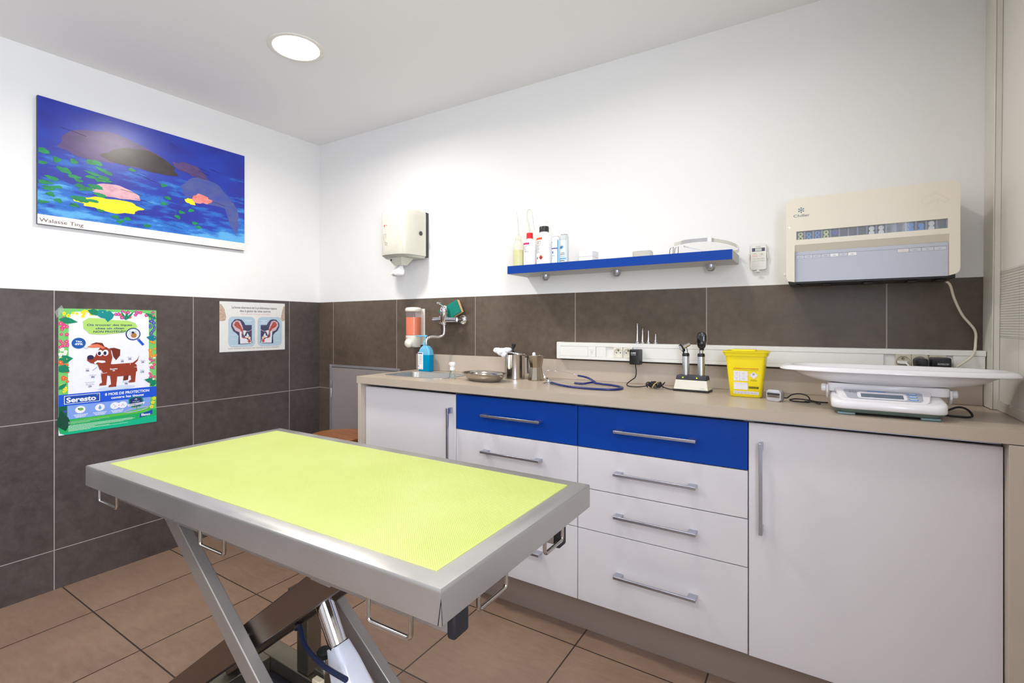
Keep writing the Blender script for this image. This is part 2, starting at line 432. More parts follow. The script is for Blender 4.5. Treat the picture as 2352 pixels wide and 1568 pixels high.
inner = rrect(SX1-SX0-2*e, SY1-SY0-2*e, .05, 7, ((SX0+SX1)/2, (SY0+SY1)/2))
# worktop: four slabs joined round the rounded sink hole
def q(a): return a
NE, NW, SW, SE = inner[0:8], inner[8:16], inner[16:24], inner[24:32]
o_ = outer
loops = [([o_[1], o_[2]]+list(reversed(NE)) + list(reversed(SE)), 0)]
def slab(poly):
    n = len(poly); m.raw([(x, y, z0) for x, y in poly]+[(x, y, z1) for x, y in poly], [tuple(range(n-1, -1, -1)), tuple(range(n, 2*n))], lam_beige)
slab([o_[1], o_[2], o_[3], o_[4]]+[NE[7]]+[NE[i] for i in range(6, -1, -1)]+[SE[i] for i in range(7, -1, -1)])
slab([o_[4], o_[5]]+[NW[0]]+[NE[7]])
slab([o_[5], o_[0]]+[SW[7-i] for i in range(8)][::1]+[NW[7-i] for i in range(8)])
slab([o_[0], o_[1], SE[0], SW[7]])
for i in range(6):
    a, b = o_[i], o_[(i+1) % 6]; m.raw([(a[0], a[1], z0), (b[0], b[1], z0), (b[0], b[1], z1), (a[0], a[1], z1)], [(0, 1, 2, 3)], lam_beige)
n = len(inner)
m.raw([(x, y, z0) for x, y in inner]+[(x, y, z1) for x, y in inner], [(i, i+n, (i+1) % n+n, (i+1) % n) for i in range(n)], lam_beige)
tag(m.build('worktop', flat=True), 'long beige laminate worktop with an inset steel sink at its left end', 'worktop')
m = MB(); m.box(.955, 3.4985, -.019, -.001, ZT+.0005, 1.0765, lam_beige_v); tag(m.build('splashback', bevel=.0008), 'low beige upstand along the wall behind the worktop', 'splashback')
# sink
t = thing('sink', 'small inset stainless steel sink at the left end of the worktop', 'sink', ((SX0+SX1)/2, (SY0+SY1)/2, .84))
cx, cy = (SX0+SX1)/2, (SY0+SY1)/2; w, h = SX1-SX0, SY1-SY0
m = MB(); rings = []
for dw, r, z in ((.012, .056, ZT+.0004), (.010, .055, ZT+.002), (-.006, .048, ZT+.0016), (-.012, .045, ZT-.004), (-.022, .045, .86), (-.05, .05, .842), (-.12, .04, .838)):
    rings.append([(x, y, z) for x, y in rrect(w+dw, h+dw, r, 7, (cx, cy))])
m.loft(rings, sink_steel, cap0=False); m.build('basin', t, angle=60)
m = MB()
for i in range(4): m.box(SX0+.012+.0002, SX0+.0135, cy-.05+i*.02, cy-.042+i*.02, .950, .962, black_pl)
m.build('overflow_slots', t)

# ---------------------------------------------------------------- access hatch and stool
hm = M('hatch_grey_paint', (150, 141, 139), .4, var=.03); hf = M('hatch_frame_metal', (176, 172, 176), .35, .6)
t = thing('access_hatch', 'grey metal access hatch in the tiled wall left of the worktop', 'hatch', (.47, 0, .1))
m = MB(); m.box(.128, .146, -.012, 0, .1, .974, hf); m.box(.146, .808, -.012, 0, .958, .974, hf); m.box(.79, .808, -.012, 0, .1, .958, hf); m.box(.146, .79, -.012, 0, .1, .116, hf); m.build('frame', t, bevel=.001)
m = MB(); m.box(.149, .787, -.009, -.001, .119, .955, hm); m.build('door_leaf', t, bevel=.001)
m = MB(); m.lathe([(.006, 0), (.006, .062), (.0045, .066), (.0045, .068), (.006, .07), (.006, .118)], (.152, -.016, .742), hf, 14); m.build('hinge', t)
wood = N('stool_wood'); f = wood.noise(wood.obj, 9, 5, .6, (1, 5, 5)); wood.link(wood.mix(wood.ramp(f, .3, .7, 0, 1), lin((132, 80, 42)), lin((172, 112, 66))), wood.b.inputs['Base Color']); wood.b.inputs['Roughness'].default_value = .38
wood = wood.m; wood_d = M('dark_stool_wood', (84, 48, 24), .45, var=.15, nscale=20)
SX, SY, SZ, SR = .615, -.33, .593, .172
t = thing('stool', 'round brown wooden stool tucked beside the cabinets', 'stool', (SX, SY, 0))
m = MB(); m.lathe([(.02, -.022), (SR-.004, -.022), (SR, -.018), (SR, -.004), (SR-.004, 0), (.02, 0)], (SX, SY, SZ), wood, 64); m.build('seat', t)
m = MB(); m.lathe([(SR-.03, -.075), (SR-.018, -.075), (SR-.018, -.0225), (SR-.03, -.0225)], (SX, SY, SZ), wood_d, 48, cap0=False, cap1=False); m.build('apron', t)
for i in range(4):
    a = R(45+90*i); m = MB(); c_, s_ = math.cos(a), math.sin(a)
    m.tube([(SX+c_*.125, SY+s_*.125, SZ-.024), (SX+c_*.165, SY+s_*.165, 0.002)], .016, wood_d, 12); m.build('leg', t)
m = MB(); m.lathe([(.142, 0), (.150, 0), (.150, .016), (.142, .016)], (SX, SY, .2), wood_d, 48); 
m = MB(); m.tube([(SX+.152*math.cos(R(a)), SY+.152*math.sin(R(a)), .2) for a in range(0, 360, 10)], .008, wood_d, 8, closed=True); m.build('foot_ring', t)

# ---------------------------------------------------------------- examination table
TX0, TX1, TY0, TY1, TZ, TB = 1.271, 2.5465, -1.7465, -1.140, .852, .7945
t = thing('examination_table', 'steel examination table with a lime green top mat and scissor legs', 'table', ((TX0+TX1)/2, (TY0+TY1)/2, 0))
mat_g = N('lime_ribbed_mat'); p = mat_g.pos; s = mat_g.add('ShaderNodeSeparateXYZ'); mat_g.link(p, s.inputs[0])
hh = mat_g.math('MULTIPLY', mat_g.math('SINE', mat_g.math('MULTIPLY', s.outputs[0], 2*math.pi/.0052)), mat_g.math('SINE', mat_g.math('MULTIPLY', s.outputs[1], 2*math.pi/.0052)))
f = mat_g.noise(p, 4, 5, .6)
mat_g.link(mat_g.mix(mat_g.ramp(f, .3, .7, 0, 1), lin((192, 203, 104)), lin((201, 212, 122))), mat_g.b.inputs['Base Color']); mat_g.b.inputs['Roughness'].default_value = .34
mat_g.bump(hh, .38, .0009); lime = mat_g.m
SKEW = True
# folded steel top: border, fascia with rounded outer edges
IN = .043
m = MB(); mx0, mx1, my0, my1 = TX0+IN, TX1-IN, TY0+IN, TY1-IN
prof = [(IN, -.006), (IN, -.0005), (.006, 0), (.0022, -.0012), (.0004, -.004), (0, -.008), (0, TB-TZ), (.0025, TB-TZ), (.0025, -.012), (IN, -.014)]
rings = []
for ins, dz in prof:
    rings.append([(TX0+ins, TY0+ins, TZ+dz), (TX1-ins, TY0+ins, TZ+dz), (TX1-ins, TY1-ins, TZ+dz), (TX0+ins, TY1-ins, TZ+dz)])
m.loft(rings, brushed, cap0=False, cap1=True); m.build('top_frame', t, angle=30)
m = MB(); m.box(mx0-.001, mx1+.001, my0-.001, my1+.001, TZ-.006, TZ+.0012, lime); o = m.build('mat', t, bevel=.0008); o['label'] = 'lime green textured mat'
# open corner seam at the near corner
m = MB(); m.raw([(TX1+.0006, TY0-.0006, TZ-.012), (TX1+.0008, TY0+.0035, TB+.0005), (TX1-.0060, TY0-.0008, TB+.0005)], [(0, 1, 2)], black_pl); m.build('corner_seam', t)
# tie-down loops
def loop(pts, r=.0042):
    m = MB(); m.tube(pts, r, polished, 10); return m.build('tie_loop', t)
def uloop(a, b, axis, fixed, ztop=.815, zb=.768):
    rr = .008; P_ = []
    for k in range(4): pass
    seq = [(a, ztop), (a, zb+rr)]+[(a+rr-rr*math.cos(R(k*22.5)), zb+rr-rr*math.sin(R(k*22.5))) for k in range(1, 5)]+[(b-rr+rr*math.sin(R(k*22.5)), zb+rr-rr*math.cos(R(k*22.5))) for k in range(0, 5)]+[(b, ztop)]
    loop([(c, fixed, z) if axis == 'x' else (fixed, c, z) for c, z in seq])
for a, b, zb in ((1.338, 1.444, .758), (1.857, 1.953, .756), (2.384, 2.479, .750)): uloop(a, b, 'x', TY0+.009, .812, zb)
for a, b in ((-1.634, -1.542), (-1.380, -1.292)): uloop(a, b, 'y', TX1-.007, .812, .764)
for a, b in ((1.38, 1.48), (1.9, 2.0), (2.43, 2.52)): uloop(a, b, 'x', TY1-.009, .818, .77)
# sub-frame rails with black end caps
for ya, yb in ((-1.690, -1.650), (-1.286, -1.250)):
    m = MB(); m.box(1.33, 2.515, ya, yb, .745, .793, leg_steel); o = m.build('support_rail', t, bevel=.002)
    m = MB(); m.box(2.515, 2.531, ya-.001, yb+.001, .738, .794, rubber); m.build('end_cap', o, bevel=.004)
SKEW = False
# scissor legs
def beam(p0, p1, w, h, mt, name='leg'):
    """p0,p1 = (x,z) ends of the centre line; w=(y0,y1); h = depth across the beam"""
    d = Vector((p1[0]-p0[0], 0, p1[1]-p0[1])).normalized(); nrm = Vector((-d.z, 0, d.x))
    m = MB(); v = []
    for p in (p0, p1):
        for y in w:
            for s in (-1, 1): q_ = Vector((p[0], y, p[1]))+nrm*(s*h/2); v.append(tuple(q_))
    m.raw(v, [(0, 1, 3, 2), (4, 6, 7, 5), (0, 4, 5, 1), (2, 3, 7, 6), (0, 2, 6, 4), (1, 5, 7, 3)], mt)
    return m.build(name, t, bevel=.003)
def ln(x, x1, z1, sl): return (x, z1+sl*(x-x1))
OUT = (1.8, .471, -.735)     # outer pair centre line: point and slope
INN = (1.8, .449, .76)
for w in ((-1.622, -1.592), (-1.348, -1.318)):
    beam(ln(1.39, *OUT), ln(2.29, *OUT), w, .050, leg_steel)
for w in ((-1.585, -1.545), (-1.395, -1.355)):
    beam(ln(1.34, *INN), ln(2.19, *INN), w, .066, beam_steel)
for x in (1.42, 2.16):
    m = MB(); z = ln(x, *INN)[1]; m.tube([(x, -1.545, z), (x, -1.395, z)], .014, leg_steel, 16); m.build('crossbar', t)
m = MB(); m.tube([(1.806, -1.600, .46), (1.806, -1.34, .46)], .013, polished, 16); m.build('pivot', t)
for x in (1.39, 2.19):
    for y in ((-1.655, -1.60), (-1.37, -1.245)):
        m = MB(); m.box(x-.03, x+.03, y[0], y[1], .735, .757, leg_steel); m.build('bracket', t, bevel=.002)
# base frame
bm_ = M('base_steel', (140, 132, 118), .38, .85, var=.06)
for y0_, y1_ in ((-1.70, -1.635), (-1.262, -1.19)):
    m = MB(); m.box(1.34, 2.36, y0_, y1_, .022, .078, bm_); o = m.build('base_rail', t, bevel=.003)
m = MB(); m.box(1.34, 1.40, -1.635, -1.262, .022, .078, bm_); m.build('base_crossmember', t, bevel=.003)
m = MB(); m.box(2.30, 2.36, -1.635, -1.262, .022, .078, bm_); m.build('base_crossmember', t, bevel=.003)
for x in (1.39, 2.31):
    for y in (-1.667, -1.226):
        m = MB(); m.lathe([(.022, 0), (.022, .012), (.014, .022)], (x, y, 0), rubber, 20); m.build('foot', t)
m = MB(); m.box(1.41, 2.29, -1.632, -1.265, .026, .034, M('black_tray', (24, 24, 34), .35)); m.build('base_tray', t)
m = MB(); m.box(1.45, 1.66, -1.185, -1.14, .03, .064, bm_); o = m.build('motor_bracket', t, bevel=.003)
# lifting actuator
A0, A1 = Vector((1.925, -1.45, .545)), Vector((2.135, -1.45, .20)); dA = (A1-A0).normalized()
ivory = M('actuator_white_plastic', (232, 234, 244), .3, coat=.3)
m = MB(); m.tube([A0, A0+dA*.23], .0235, chrome, 28); m.build('actuator_rod', t)
S_ = dA.cross(Vector((0, 1, 0))).normalized(); m = MB(); rings = []
for d_, w_, h_ in ((.130, .020, .024), (.132, .023, .027), (.18, .029, .037), (.26, .038, .044), (.40, .040, .046), (.405, .036, .042)):
    c_ = A0+dA*d_; rings.append([tuple(c_+Vector((0, 1, 0))*x+S_*y) for x, y in rrect(2*w_, 2*h_, .014, 4)])
m.loft(rings, ivory); o = m.build('actuator_housing', t, angle=50); o['label'] = 'white plastic actuator housing'
m = MB(); c_ = A0+dA*.1295; m.loft([[tuple(c_+dA*k+Vector((0, 1, 0))*x+S_*y) for x, y in rrect(.042, .050, .012, 4)] for k in (0, .003)], rubber); m.build('collar', o)
m = MB(); m.box(1.955, 1.985, -1.50, -1.484, .24, .36, M('cream_side_cover', (222, 208, 170), .4)); m.build('side_cover', t, bevel=.002)
m = MB(); m.lathe([(.009, 0), (.009, .035)], (1.745, -1.30, .19), chrome, 16); m.lathe([(.015, .035), (.023, .038), (.023, .052), (.018, .058), (.001, .06)], (1.745, -1.30, .19), rubber, 24); m.build('release_knob', t)
m = MB(); m.box(1.72, 1.77, -1.32, -1.27, .036, .19, bm_); m.build('knob_mount', t, bevel=.002)
hose = M('blue_black_hose', (30, 42, 74), .4)
m = MB(); m.tube([(1.80, -1.32, .50), (1.72, -1.305, .466), (1.648, -1.30, .416), (1.621, -1.30, .369), (1.69, -1.36, .355), (1.79, -1.43, .395), (1.836, -1.45, .425), (1.894, -1.475, .408), (2.0, -1.505, .416), (2.12, -1.53, .44)], .0065, hose, 10, 6); m.build('hose', t)
m = MB(); m.tube([(1.62, -1.56, .05), (1.64, -1.52, .10), (1.70, -1.50, .11), (1.74, -1.52, .06), (1.68, -1.57, .05), (1.63, -1.53, .06), (1.69, -1.48, .09), (1.76, -1.49, .045)], .006, M('grey_cable', (176, 188, 200), .45), 8, 6); m.build('cable', t)
m = MB(); m.box(1.54, 1.60, -1.255, -1.20, .079, .30, bm_); m.box(1.50, 1.64, -1.262, -1.20, .29, .35, M('valve_block_cover', (120, 104, 88), .4, .5)); o = m.build('pump_block', t, bevel=.004)
m = MB(); m.tube([(1.60, -1.262, .372), (1.66, -1.25, .385)], .022, M('yellowed_filter', (196, 186, 132), .4), 16); m.build('filter', o)

# ---------------------------------------------------------------- wall pieces
# blue shelf
t = thing('wall_shelf', 'deep blue floating wall shelf with bottles at its left end', 'shelf', (2.243, -.1, 1.507))
m = MB(); m.box(1.732, 2.755, -.2, -.0005, 1.5075, 1.5458, M('shelf_core_grey', (186, 186, 190), .45)); m.build('board', t)
m = MB(); m.box(1.732, 2.755, -.2008, -.2, 1.5072, 1.5461, lam_blue); m.box(1.7312, 1.732, -.2008, -.0005, 1.5072, 1.5461, lam_blue); o = m.build('front_edge', t); o['label'] = 'blue laminated front edge'
for x in (1.875, 2.247, 2.655):
    m = MB(); m.lathe([(.001, -.029), (.010, -.0275), (.017, -.021), (.0205, -.010), (.021, 0)], (x, -.062, 1.5072), alu, 24)
    m.build('bracket', t, angle=60)

# bottles on the shelf
SH = 1.5462
clearp = M('clear_plastic', (240, 240, 236), .12, trans=.92, ior=1.08, var=0, alpha=.55)
def lathe_part(name, parent, prof, c, mt, n=32, sx=1, sy=1, **k):
    m = MB(); m.lathe(prof, c, mt, n, sx=sx, sy=sy, **k); return m.build(name, parent, angle=42)
def curved_label(parent, c, r, z0, z1, a0, a1, mt, name='label_sticker', sx=1, sy=1, extra=None):
    """band of paper wrapped on the bottle; angles in degrees, -90 faces the room"""
    m = MB(); n = 16; v = []
    for i in range(n+1):
        a = R(a0+(a1-a0)*i/n)
        for z in (z0, z1): v.append((c[0]+r*sx*math.cos(a), c[1]+r*sy*math.sin(a), z))
    m.raw(v, [(2*i, 2*i+2, 2*i+3, 2*i+1) for i in range(n)], mt)
    if extra:
        for (b0, b1, zz0, zz1, mm) in extra:
            v = []; k = 6
            for i in range(k+1):
                a = R(b0+(b1-b0)*i/k)
                for z in (zz0, zz1): v.append((c[0]+(r+.0003)*sx*math.cos(a), c[1]+(r+.0003)*sy*math.sin(a), z))
            m.raw(v, [(2*i, 2*i+2, 2*i+3, 2*i+1) for i in range(k)], mm)
    return m.build(name, parent)
def wrap_text(parent, txt, c, r, z, h, ac, width, mt, sx=1, sy=1, bold=0):
    m = MB(); g = G(m, (0, 0, 0), (1, 0, 0), (0, 0, 1), (0, -1, 0)); g.text(txt, 0, z, mt, 0, h=h, w=width, al='C', bold=bold)
    out = []
    for (x, y, zz) in m.v:
        a = R(ac)+x/r; out.append((c[0]+(r+.0006)*sx*math.cos(a), c[1]+(r+.0006)*sy*math.sin(a), zz))
    m.v = out; return m.build('lettering', parent)
white_b = M('white_bottle_plastic', (240, 240, 242), .3, var=.01)
lab = P((244, 242, 240)); ink = P((60, 56, 66))
# squeeze bottle with yellow liquid
def spout_bottle(x, y, label, h=.135, lean=(.01, 0), liq=True, r=.019, tip=.13, group=None, hook=False):
    t = thing('squeeze_bottle', label, 'bottle', (x, y, SH))
    clr = M('translucent_bottle', (238, 238, 222), .2, alpha=.42, var=0)
    yl = M('yellow_liquid', (228, 226, 112), .3, var=0)
    if liq: lathe_part('liquid', t, [(r-.002, .002), (r-.0015, .004), (r-.0015, .056)], (x, y, SH), yl, 28)
    lathe_part('body', t, [(r-.003, 0), (r, .003), (r, .062), (r-.004, .080), (.011, .090), (.010, .093)], (x, y, SH), clr, 28)
    lathe_part('cap', t, [(.0115, .090), (.0115, .101), (.006, .106), (.004, .112)], (x, y, SH), clr, 20)
    m = MB()
    if hook: pts = [(x, y, SH+.108), (x-.004, y, SH+.15), (x-.012, y, SH+.185), (x-.006, y, SH+.205), (x+.006, y, SH+.198), (x+.012, y, SH+.165), (x+.018, y, SH+.13)]
    else: pts = [(x, y, SH+.108), (x-.002, y, SH+.15), (x-.007, y, SH+.19)]
    m.tube(pts, lambda u: .0028-.0014*u, M('milky_tube', (232, 230, 224), .3, alpha=.6, var=0), 10, 5); m.build('nozzle', t); t.scale = (1.48, 1.48, 1.48)
spout_bottle(1.766, -.150, 'squeeze bottle with yellow liquid at the left end of the blue shelf')
spout_bottle(1.788, -.070, 'squeeze bottle with looped nozzle behind the red-capped bottle', hook=True, r=.02)
def round_bottle(x, y, r, h, sh, label, capm, caph, capr, knurl=0):
    t = thing('bottle', label, 'bottle', (x, y, SH))
    lathe_part('body', t, [(r-.003, 0), (r, .003), (r, h), (r-.002, h+sh*.35), (r*.8, h+sh*.75), (capr*.9, h+sh), (capr*.9, h+sh+.003)], (x, y, SH), white_b, 36)
    z = h+sh+.002; m = MB()
    m.lathe([(capr, z), (capr, z+caph*.8), (capr*.93, z+caph), (.001, z+caph)], (x, y, SH), capm, 36); m.build('cap', t)
    return t
c = (1.831, -.150); t = round_bottle(*c, .022, .075, .018, 'white bottle with a red cap and pink label band on the shelf', M('red_cap', (228, 22, 38), .35), .020, .0115); t.scale = (1.42, 1.42, 1.42)
b = curved_label(t, (*c, 0), .0223, SH+.012, SH+.078, -160, -40, lab, extra=[(-158, -66, SH+.072, SH+.079, P((214, 48, 122))), (-160, -150, SH+.045, SH+.079, P((226, 90, 60)))])
wrap_text(b, '500 ml', (*c, 0), .0223, SH+.046, .004, -95, .014, ink)
for k in range(5): curved_label(b, (*c, 0), .0226, SH+.066-k*.0035, SH+.0675-k*.0035, -140+k*3, -85-(k % 3)*8, P((180, 178, 186)), 'small_print')
c = (1.910, -.148); t = round_bottle(*c, .0285, .102, .022, 'tall white bottle with black cap and red flammable diamond', M('black_cap', (44, 42, 42), .4, bump=.3, bscale=200), .021, .0185); t.scale = (1.28, 1.28, 1.27)
b = curved_label(t, (*c, 0), .0288, SH+.008, SH+.104, -165, -45, lab, extra=[(-160, -78, SH+.094, SH+.102, P((232, 84, 30)))])
wrap_text(b, 'Eau oxygenee', (*c, 0), .0288, SH+.086, .0042, -118, .031, ink); wrap_text(b, '1000 ml', (*c, 0), .0288, SH+.079, .004, -108, .02, ink)
for k in range(10): curved_label(b, (*c, 0), .0291, SH+.074-k*.0034, SH+.0754-k*.0034, -152+(k % 3)*2, -92-(k % 4)*5, P((176, 174, 180)), 'small_print')
def wrap_poly(parent, pts, c, r, mt, name='hazard_diamond', ac=-90):
    m = MB(); m.raw([(c[0]+r*math.cos(R(ac)+u/r), c[1]+r*math.sin(R(ac)+u/r), z) for u, z in pts], [tuple(range(len(pts)))], mt); return m.build(name, parent)
d_ = wrap_poly(b, [(0, SH+.016), (.009, SH+.026), (0, SH+.036), (-.009, SH+.026)], c, .0292, P((236, 70, 40)), ac=-88)
wrap_poly(d_, [(-.003, SH+.021), (.003, SH+.021), (.0035, SH+.025), (0, SH+.031), (-.003, SH+.026)], c, .0295, ink, 'flame', -88)
wrap_poly(b, [(-.003, SH+.021), (.003, SH+.021), (.0035, SH+.025), (0, SH+.031), (-.003, SH+.026)], c, .0292, ink, 'flame', -125)
def slim_bottle(x, y, r, h, label, kind):
    t = thing('spray_bottle', label, 'bottle', (x, y, SH))
    lathe_part('body', t, [(r-.002, 0), (r, .002), (r, h), (r*.8, h+.007), (r*.62, h+.009)], (x, y, SH), white_b if kind == 0 else M('pale_clear_bottle', (218, 226, 226), .2, var=0, alpha=.75), 30)
    lathe_part('cap', t, [(r*.8, h+.009), (r*.8, h+.013), (r*.45, h+.016), (r*.4, h+.032), (.001, h+.035)], (x, y, SH), white_b, 20); t.scale = (1.29, 1.29, 1.35)
    return t
blue1, cyan1 = P((34, 44, 150)), P((40, 160, 214))
c = (1.976, -.152); t = slim_bottle(*c, .0155, .088, 'slim white bottle with a blue curved stripe on the shelf', 0)
b = curved_label(t, (*c, 0), .0157, SH+.004, SH+.086, -170, -20, P((240, 242, 248)), extra=[(-168, -40, SH+.052, SH+.0555, blue1), (-45, -30, SH+.004, SH+.084, cyan1), (-150, -120, SH+.075, SH+.077, blue1), (-164, -150, SH+.056, SH+.074, P((60, 70, 160))), (-125, -105, SH+.036, SH+.044, blue1), (-150, -80, SH+.027, SH+.0285, P((130, 136, 190))), (-150, -120, SH+.019, SH+.0205, ink)])
c = (2.020, -.152); t = slim_bottle(*c, .0165, .092, 'clear slim bottle with a blue eye printed on it', 1)
m = MB()
b = curved_label(t, (*c, 0), .0168, SH+.004, SH+.080, -160, -30, M('clear_label', (222, 230, 232), .3), extra=[(-140, -44, SH+.013, SH+.017, cyan1), (-150, -60, SH+.0065, SH+.009, ink), (-112, -60, SH+.034, SH+.0355, ink), (-125, -60, SH+.029, SH+.0305, ink)])
wrap_text(b, 'Ocryl', (*c, 0), .0168, SH+.0205, .005, -92, .018, P((90, 180, 216)))
for rx_, rz_, mm, k in ((.0078, .0058, P((30, 52, 92)), 0), (.005, .0045, cyan1, 1), (.002, .002, P((10, 20, 40)), 2)):
    wrap_poly(b, [(rx_*math.cos(a*.4), SH+.055+rz_*math.sin(a*.4)) for a in range(16)], c, .0171+k*.0002, mm, 'eye_print', -105)
# small boxes
for k, (dz, lb) in enumerate(((0, 'lower of two small white cartons stacked on the shelf'), (.0275, 'upper of two small white cartons stacked on the shelf'))):
    t = None; m = MB(); z = SH+dz+.0004; m.box(2.086, 2.152, -.13, -.05, z, z+.0268, M('white_card', (240, 240, 244), .6))
    o = tag(m.build('carton', bevel=.0008), lb, 'box', 'white cartons stacked on the shelf')
    m = MB(); g = G(m, (2.092, -.1302, z), (1, 0, 0), (0, 0, 1), (0, -1, 0)); g.line([(.026-.008*math.cos(R(a)), .0005+.008*math.sin(R(a))) for a in range(0, 181, 20)], .0006, P((170, 170, 180)), 1); g.rect(-.006, .0006, .060, .0012, P((200, 200, 206)), 1); m.build('thumb_notch', o)
m = MB(); m.loft([[(x, y, SH+.0004+z) for x, y in rrect(.082+d, .05+d, .012, 4, (2.385, -.12))] for z, d in ((0, -.006), (.002, 0), (.026, 0), (.031, -.006))], M('clear_tray', (222, 220, 212), .2, trans=.5, ior=1.1, var=0)); tag(m.build('soap_dish'), 'low clear plastic dish in the middle of the shelf', 'dish')
place(.024, 0)
# headband / visor at right end of shelf
t = thing('head_magnifier', 'clear and silver head magnifier visor lying at the right end of the shelf', 'visor', (2.58, -.1, SH))
vis = M('clear_band', (226, 224, 214), .12, trans=.55, ior=1.15, var=0)
m = MB()
def band(m, pts, h, mt, th=.0012):
    P_ = smooth_path([Vector(p) for p in pts], 6); r0 = []
    rings = [[(p.x, p.y, p.z), (p.x, p.y, p.z+h), (p.x, p.y+th, p.z+h), (p.x, p.y+th, p.z)] for p in P_]
    m.loft(rings, mt)
band(m, [(2.505, -.165, SH+.036), (2.56, -.15, SH+.046), (2.63, -.14, SH+.047), (2.70, -.11, SH+.035), (2.735, -.07, SH+.018), (2.728, -.03, SH+.006), (2.66, -.015, SH+.003)], .014, vis); m.build('headband', t, angle=60)
m = MB(); band(m, [(2.53, -.156, SH+.041), (2.56, -.151, SH+.0465), (2.63, -.1415, SH+.0475), (2.655, -.134, SH+.044)], .015, polished, .0016); m.build('metal_band', t)
m = MB(); band(m, [(2.535, -.13, SH+.034), (2.58, -.12, SH+.020), (2.63, -.11, SH+.004)], .006, polished); m.build('strut', t)
for x in (2.485, 2.505):
    m = MB(); zz = SH+.002; m.tube([(x, -.16, zz), (x+.003, -.16, zz+.026), (x+.016, -.16, zz+.031), (x+.015, -.16, zz+.004), (x, -.16, zz)], .0013, black_pl, 6); m.build('lens_frame', t)

place(0, 0)
# paper towel dispenser
PX, PW, PD = .918, .250, .205
pc = M('dispenser_cream', (226, 222, 207), .16, var=.01, coat=.6)
t = thing('paper_dispenser', 'cream paper towel dispenser high on the wall with tissue hanging out', 'dispenser', (PX, 0, 1.60))
def dshape(w, d, n=24, p=3.2):
    pts = []
    for i in range(n+1):
        a = math.pi+math.pi*i/n; c_, s_ = math.cos(a), math.sin(a)
        pts.append((PX+w/2*math.copysign(abs(c_)**(2/p), c_), -.028-d*abs(s_)**(2/p)))
    return pts+[(PX+w/2, -.028), (PX-w/2, -.028)][0:0]
m = MB(); rings = []
for z, k in ((1.668, .985), (1.672, 1), (1.90, 1), (1.925, .985), (1.938, .95), (1.944, .86)):
    rings.append([(PX+(x-PX)*(k*.3+.7) if z < 1.93 else PX+(x-PX)*k, -.028+(y+.028)*k, z) for x, y in dshape(PW, PD-.028)])
m.loft(rings, pc); o = m.build('cover', t, angle=50)
m = MB(); g = G(m, (PX-.066, -.2055, 1.8), (1, 0, 0), (0, 0, 1), (0, -1, 0))
g.ell(.018, .042, .004, .0075, P((214, 60, 60)), 1); g.micro(.026, .043, .046, P((214, 120, 120)), 1, .002)
for pts in ([(.015, -.045), (.015, -.008), (.033, -.008), (.033, -.04)], [(.02, -.045), (.03, -.075), (.038, -.062)], [(.026, -.056), (.046, -.062), (.04, -.078)]): g.line(pts, .0011, P((90, 86, 80)), 1)
for v_ in range(len(m.v)): 
    x, y, z = m.v[v_]; u = abs((x-PX)/(PW/2)); m.v[v_] = (x, -.0285-(PD-.028)*(max(0, 1-u**3.2))**(1/3.2)-.0007, z)
m.build('pictogram', o)
m = MB(); m.lathe([(.013, 0), (.013, -.004), (.010, -.006)], (PX+PW/2-.0005, -.075, 1.80), dark_grey, 24, axis='X'); m.v = [(2*(PX+PW/2)-x if x < PX+PW/2 else x, y, z) for x, y, z in m.v]; m.build('lock', o)
m = MB(); rings = [[(x, y, z) for x, y in rrect(PW*.97, .028, .002, 2, (PX+.002, -.014))] for z in (1.664, 1.935)]; m.loft(rings, dark_grey); m.build('back_plate', t, bevel=.004)
m = MB(); m.loft([[(PX+(x-PX)*k, -.028+(y+.028)*k2, z) for x, y in dshape(PW, PD-.028)] for z, k, k2 in ((1.667, .97, .97), (1.655, .9, .85))], M('dispenser_base_grey', (196, 196, 186), .4)); m.build('bottom_cover', t)  # bottom cover, greyer than the cream front cover
m = MB(); m.frustum((PX, -.115), 1.612, 1.664, .060, .05, .125, .115, M('funnel_cream', (214, 213, 200), .3)); m.lathe([(.006, 0), (.006, -.002)], (PX-.030, -.163, 1.642), black_pl, 14, axis='Y'); m.build('outlet', t, bevel=.003)
m = MB(); tiss = M('tissue', (244, 244, 248), .85, var=.01)
rnd = random.Random(3); n = 26
def tissue_ring(z, r, off, amp, ph): return [(PX+off[0]+(r+amp*math.sin(5*a+ph)+amp*.6*math.sin(9*a))*math.cos(a), -.115+off[1]+(r+amp*math.sin(4*a+ph))*.7*math.sin(a), z) for a in [2*math.pi*i/n for i in range(n)]]
m.loft([tissue_ring(1.613, .014, (0, 0), .002, 0), tissue_ring(1.60, .017, (-.002, -.003), .004, .4), tissue_ring(1.582, .033, (-.008, -.01), .008, 1), tissue_ring(1.560, .041, (-.012, -.016), .011, 1.3), tissue_ring(1.548, .027, (-.008, -.012), .009, 1.6)], tiss); m.build('paper_towel', t, angle=80)

# soap dispenser
DXc, DYc = .972, -.060
t = thing('soap_dispenser', 'wall soap dispenser with orange liquid in a clear tank', 'dispenser', (DXc, 0, 1.114))
crm = M('soap_cream', (238, 232, 218), .3, coat=.3, var=.01)
m = MB(); m.box(DXc-.03, DXc+.044, -.012, -.0005, 1.13, 1.352, crm); m.build('back_plate', t, bevel=.003)
def oval(w, d, z, p=2.6, c=(DXc, DYc), n=32): return [(c[0]+w*math.copysign(abs(math.cos(a))**(2/p), math.cos(a)), c[1]+d*math.copysign(abs(math.sin(a))**(2/p), math.sin(a)), z) for a in [2*math.pi*i/n for i in range(n)]]
m = MB(); m.loft([oval(.043, .043, 1.334), oval(.046, .046, 1.338), oval(.046, .046, 1.350), oval(.040, .040, 1.358), oval(.02, .02, 1.361)], crm); m.build('lid', t, angle=50)
ora = M('orange_soap', (240, 120, 60), .12, var=.05, nscale=30)
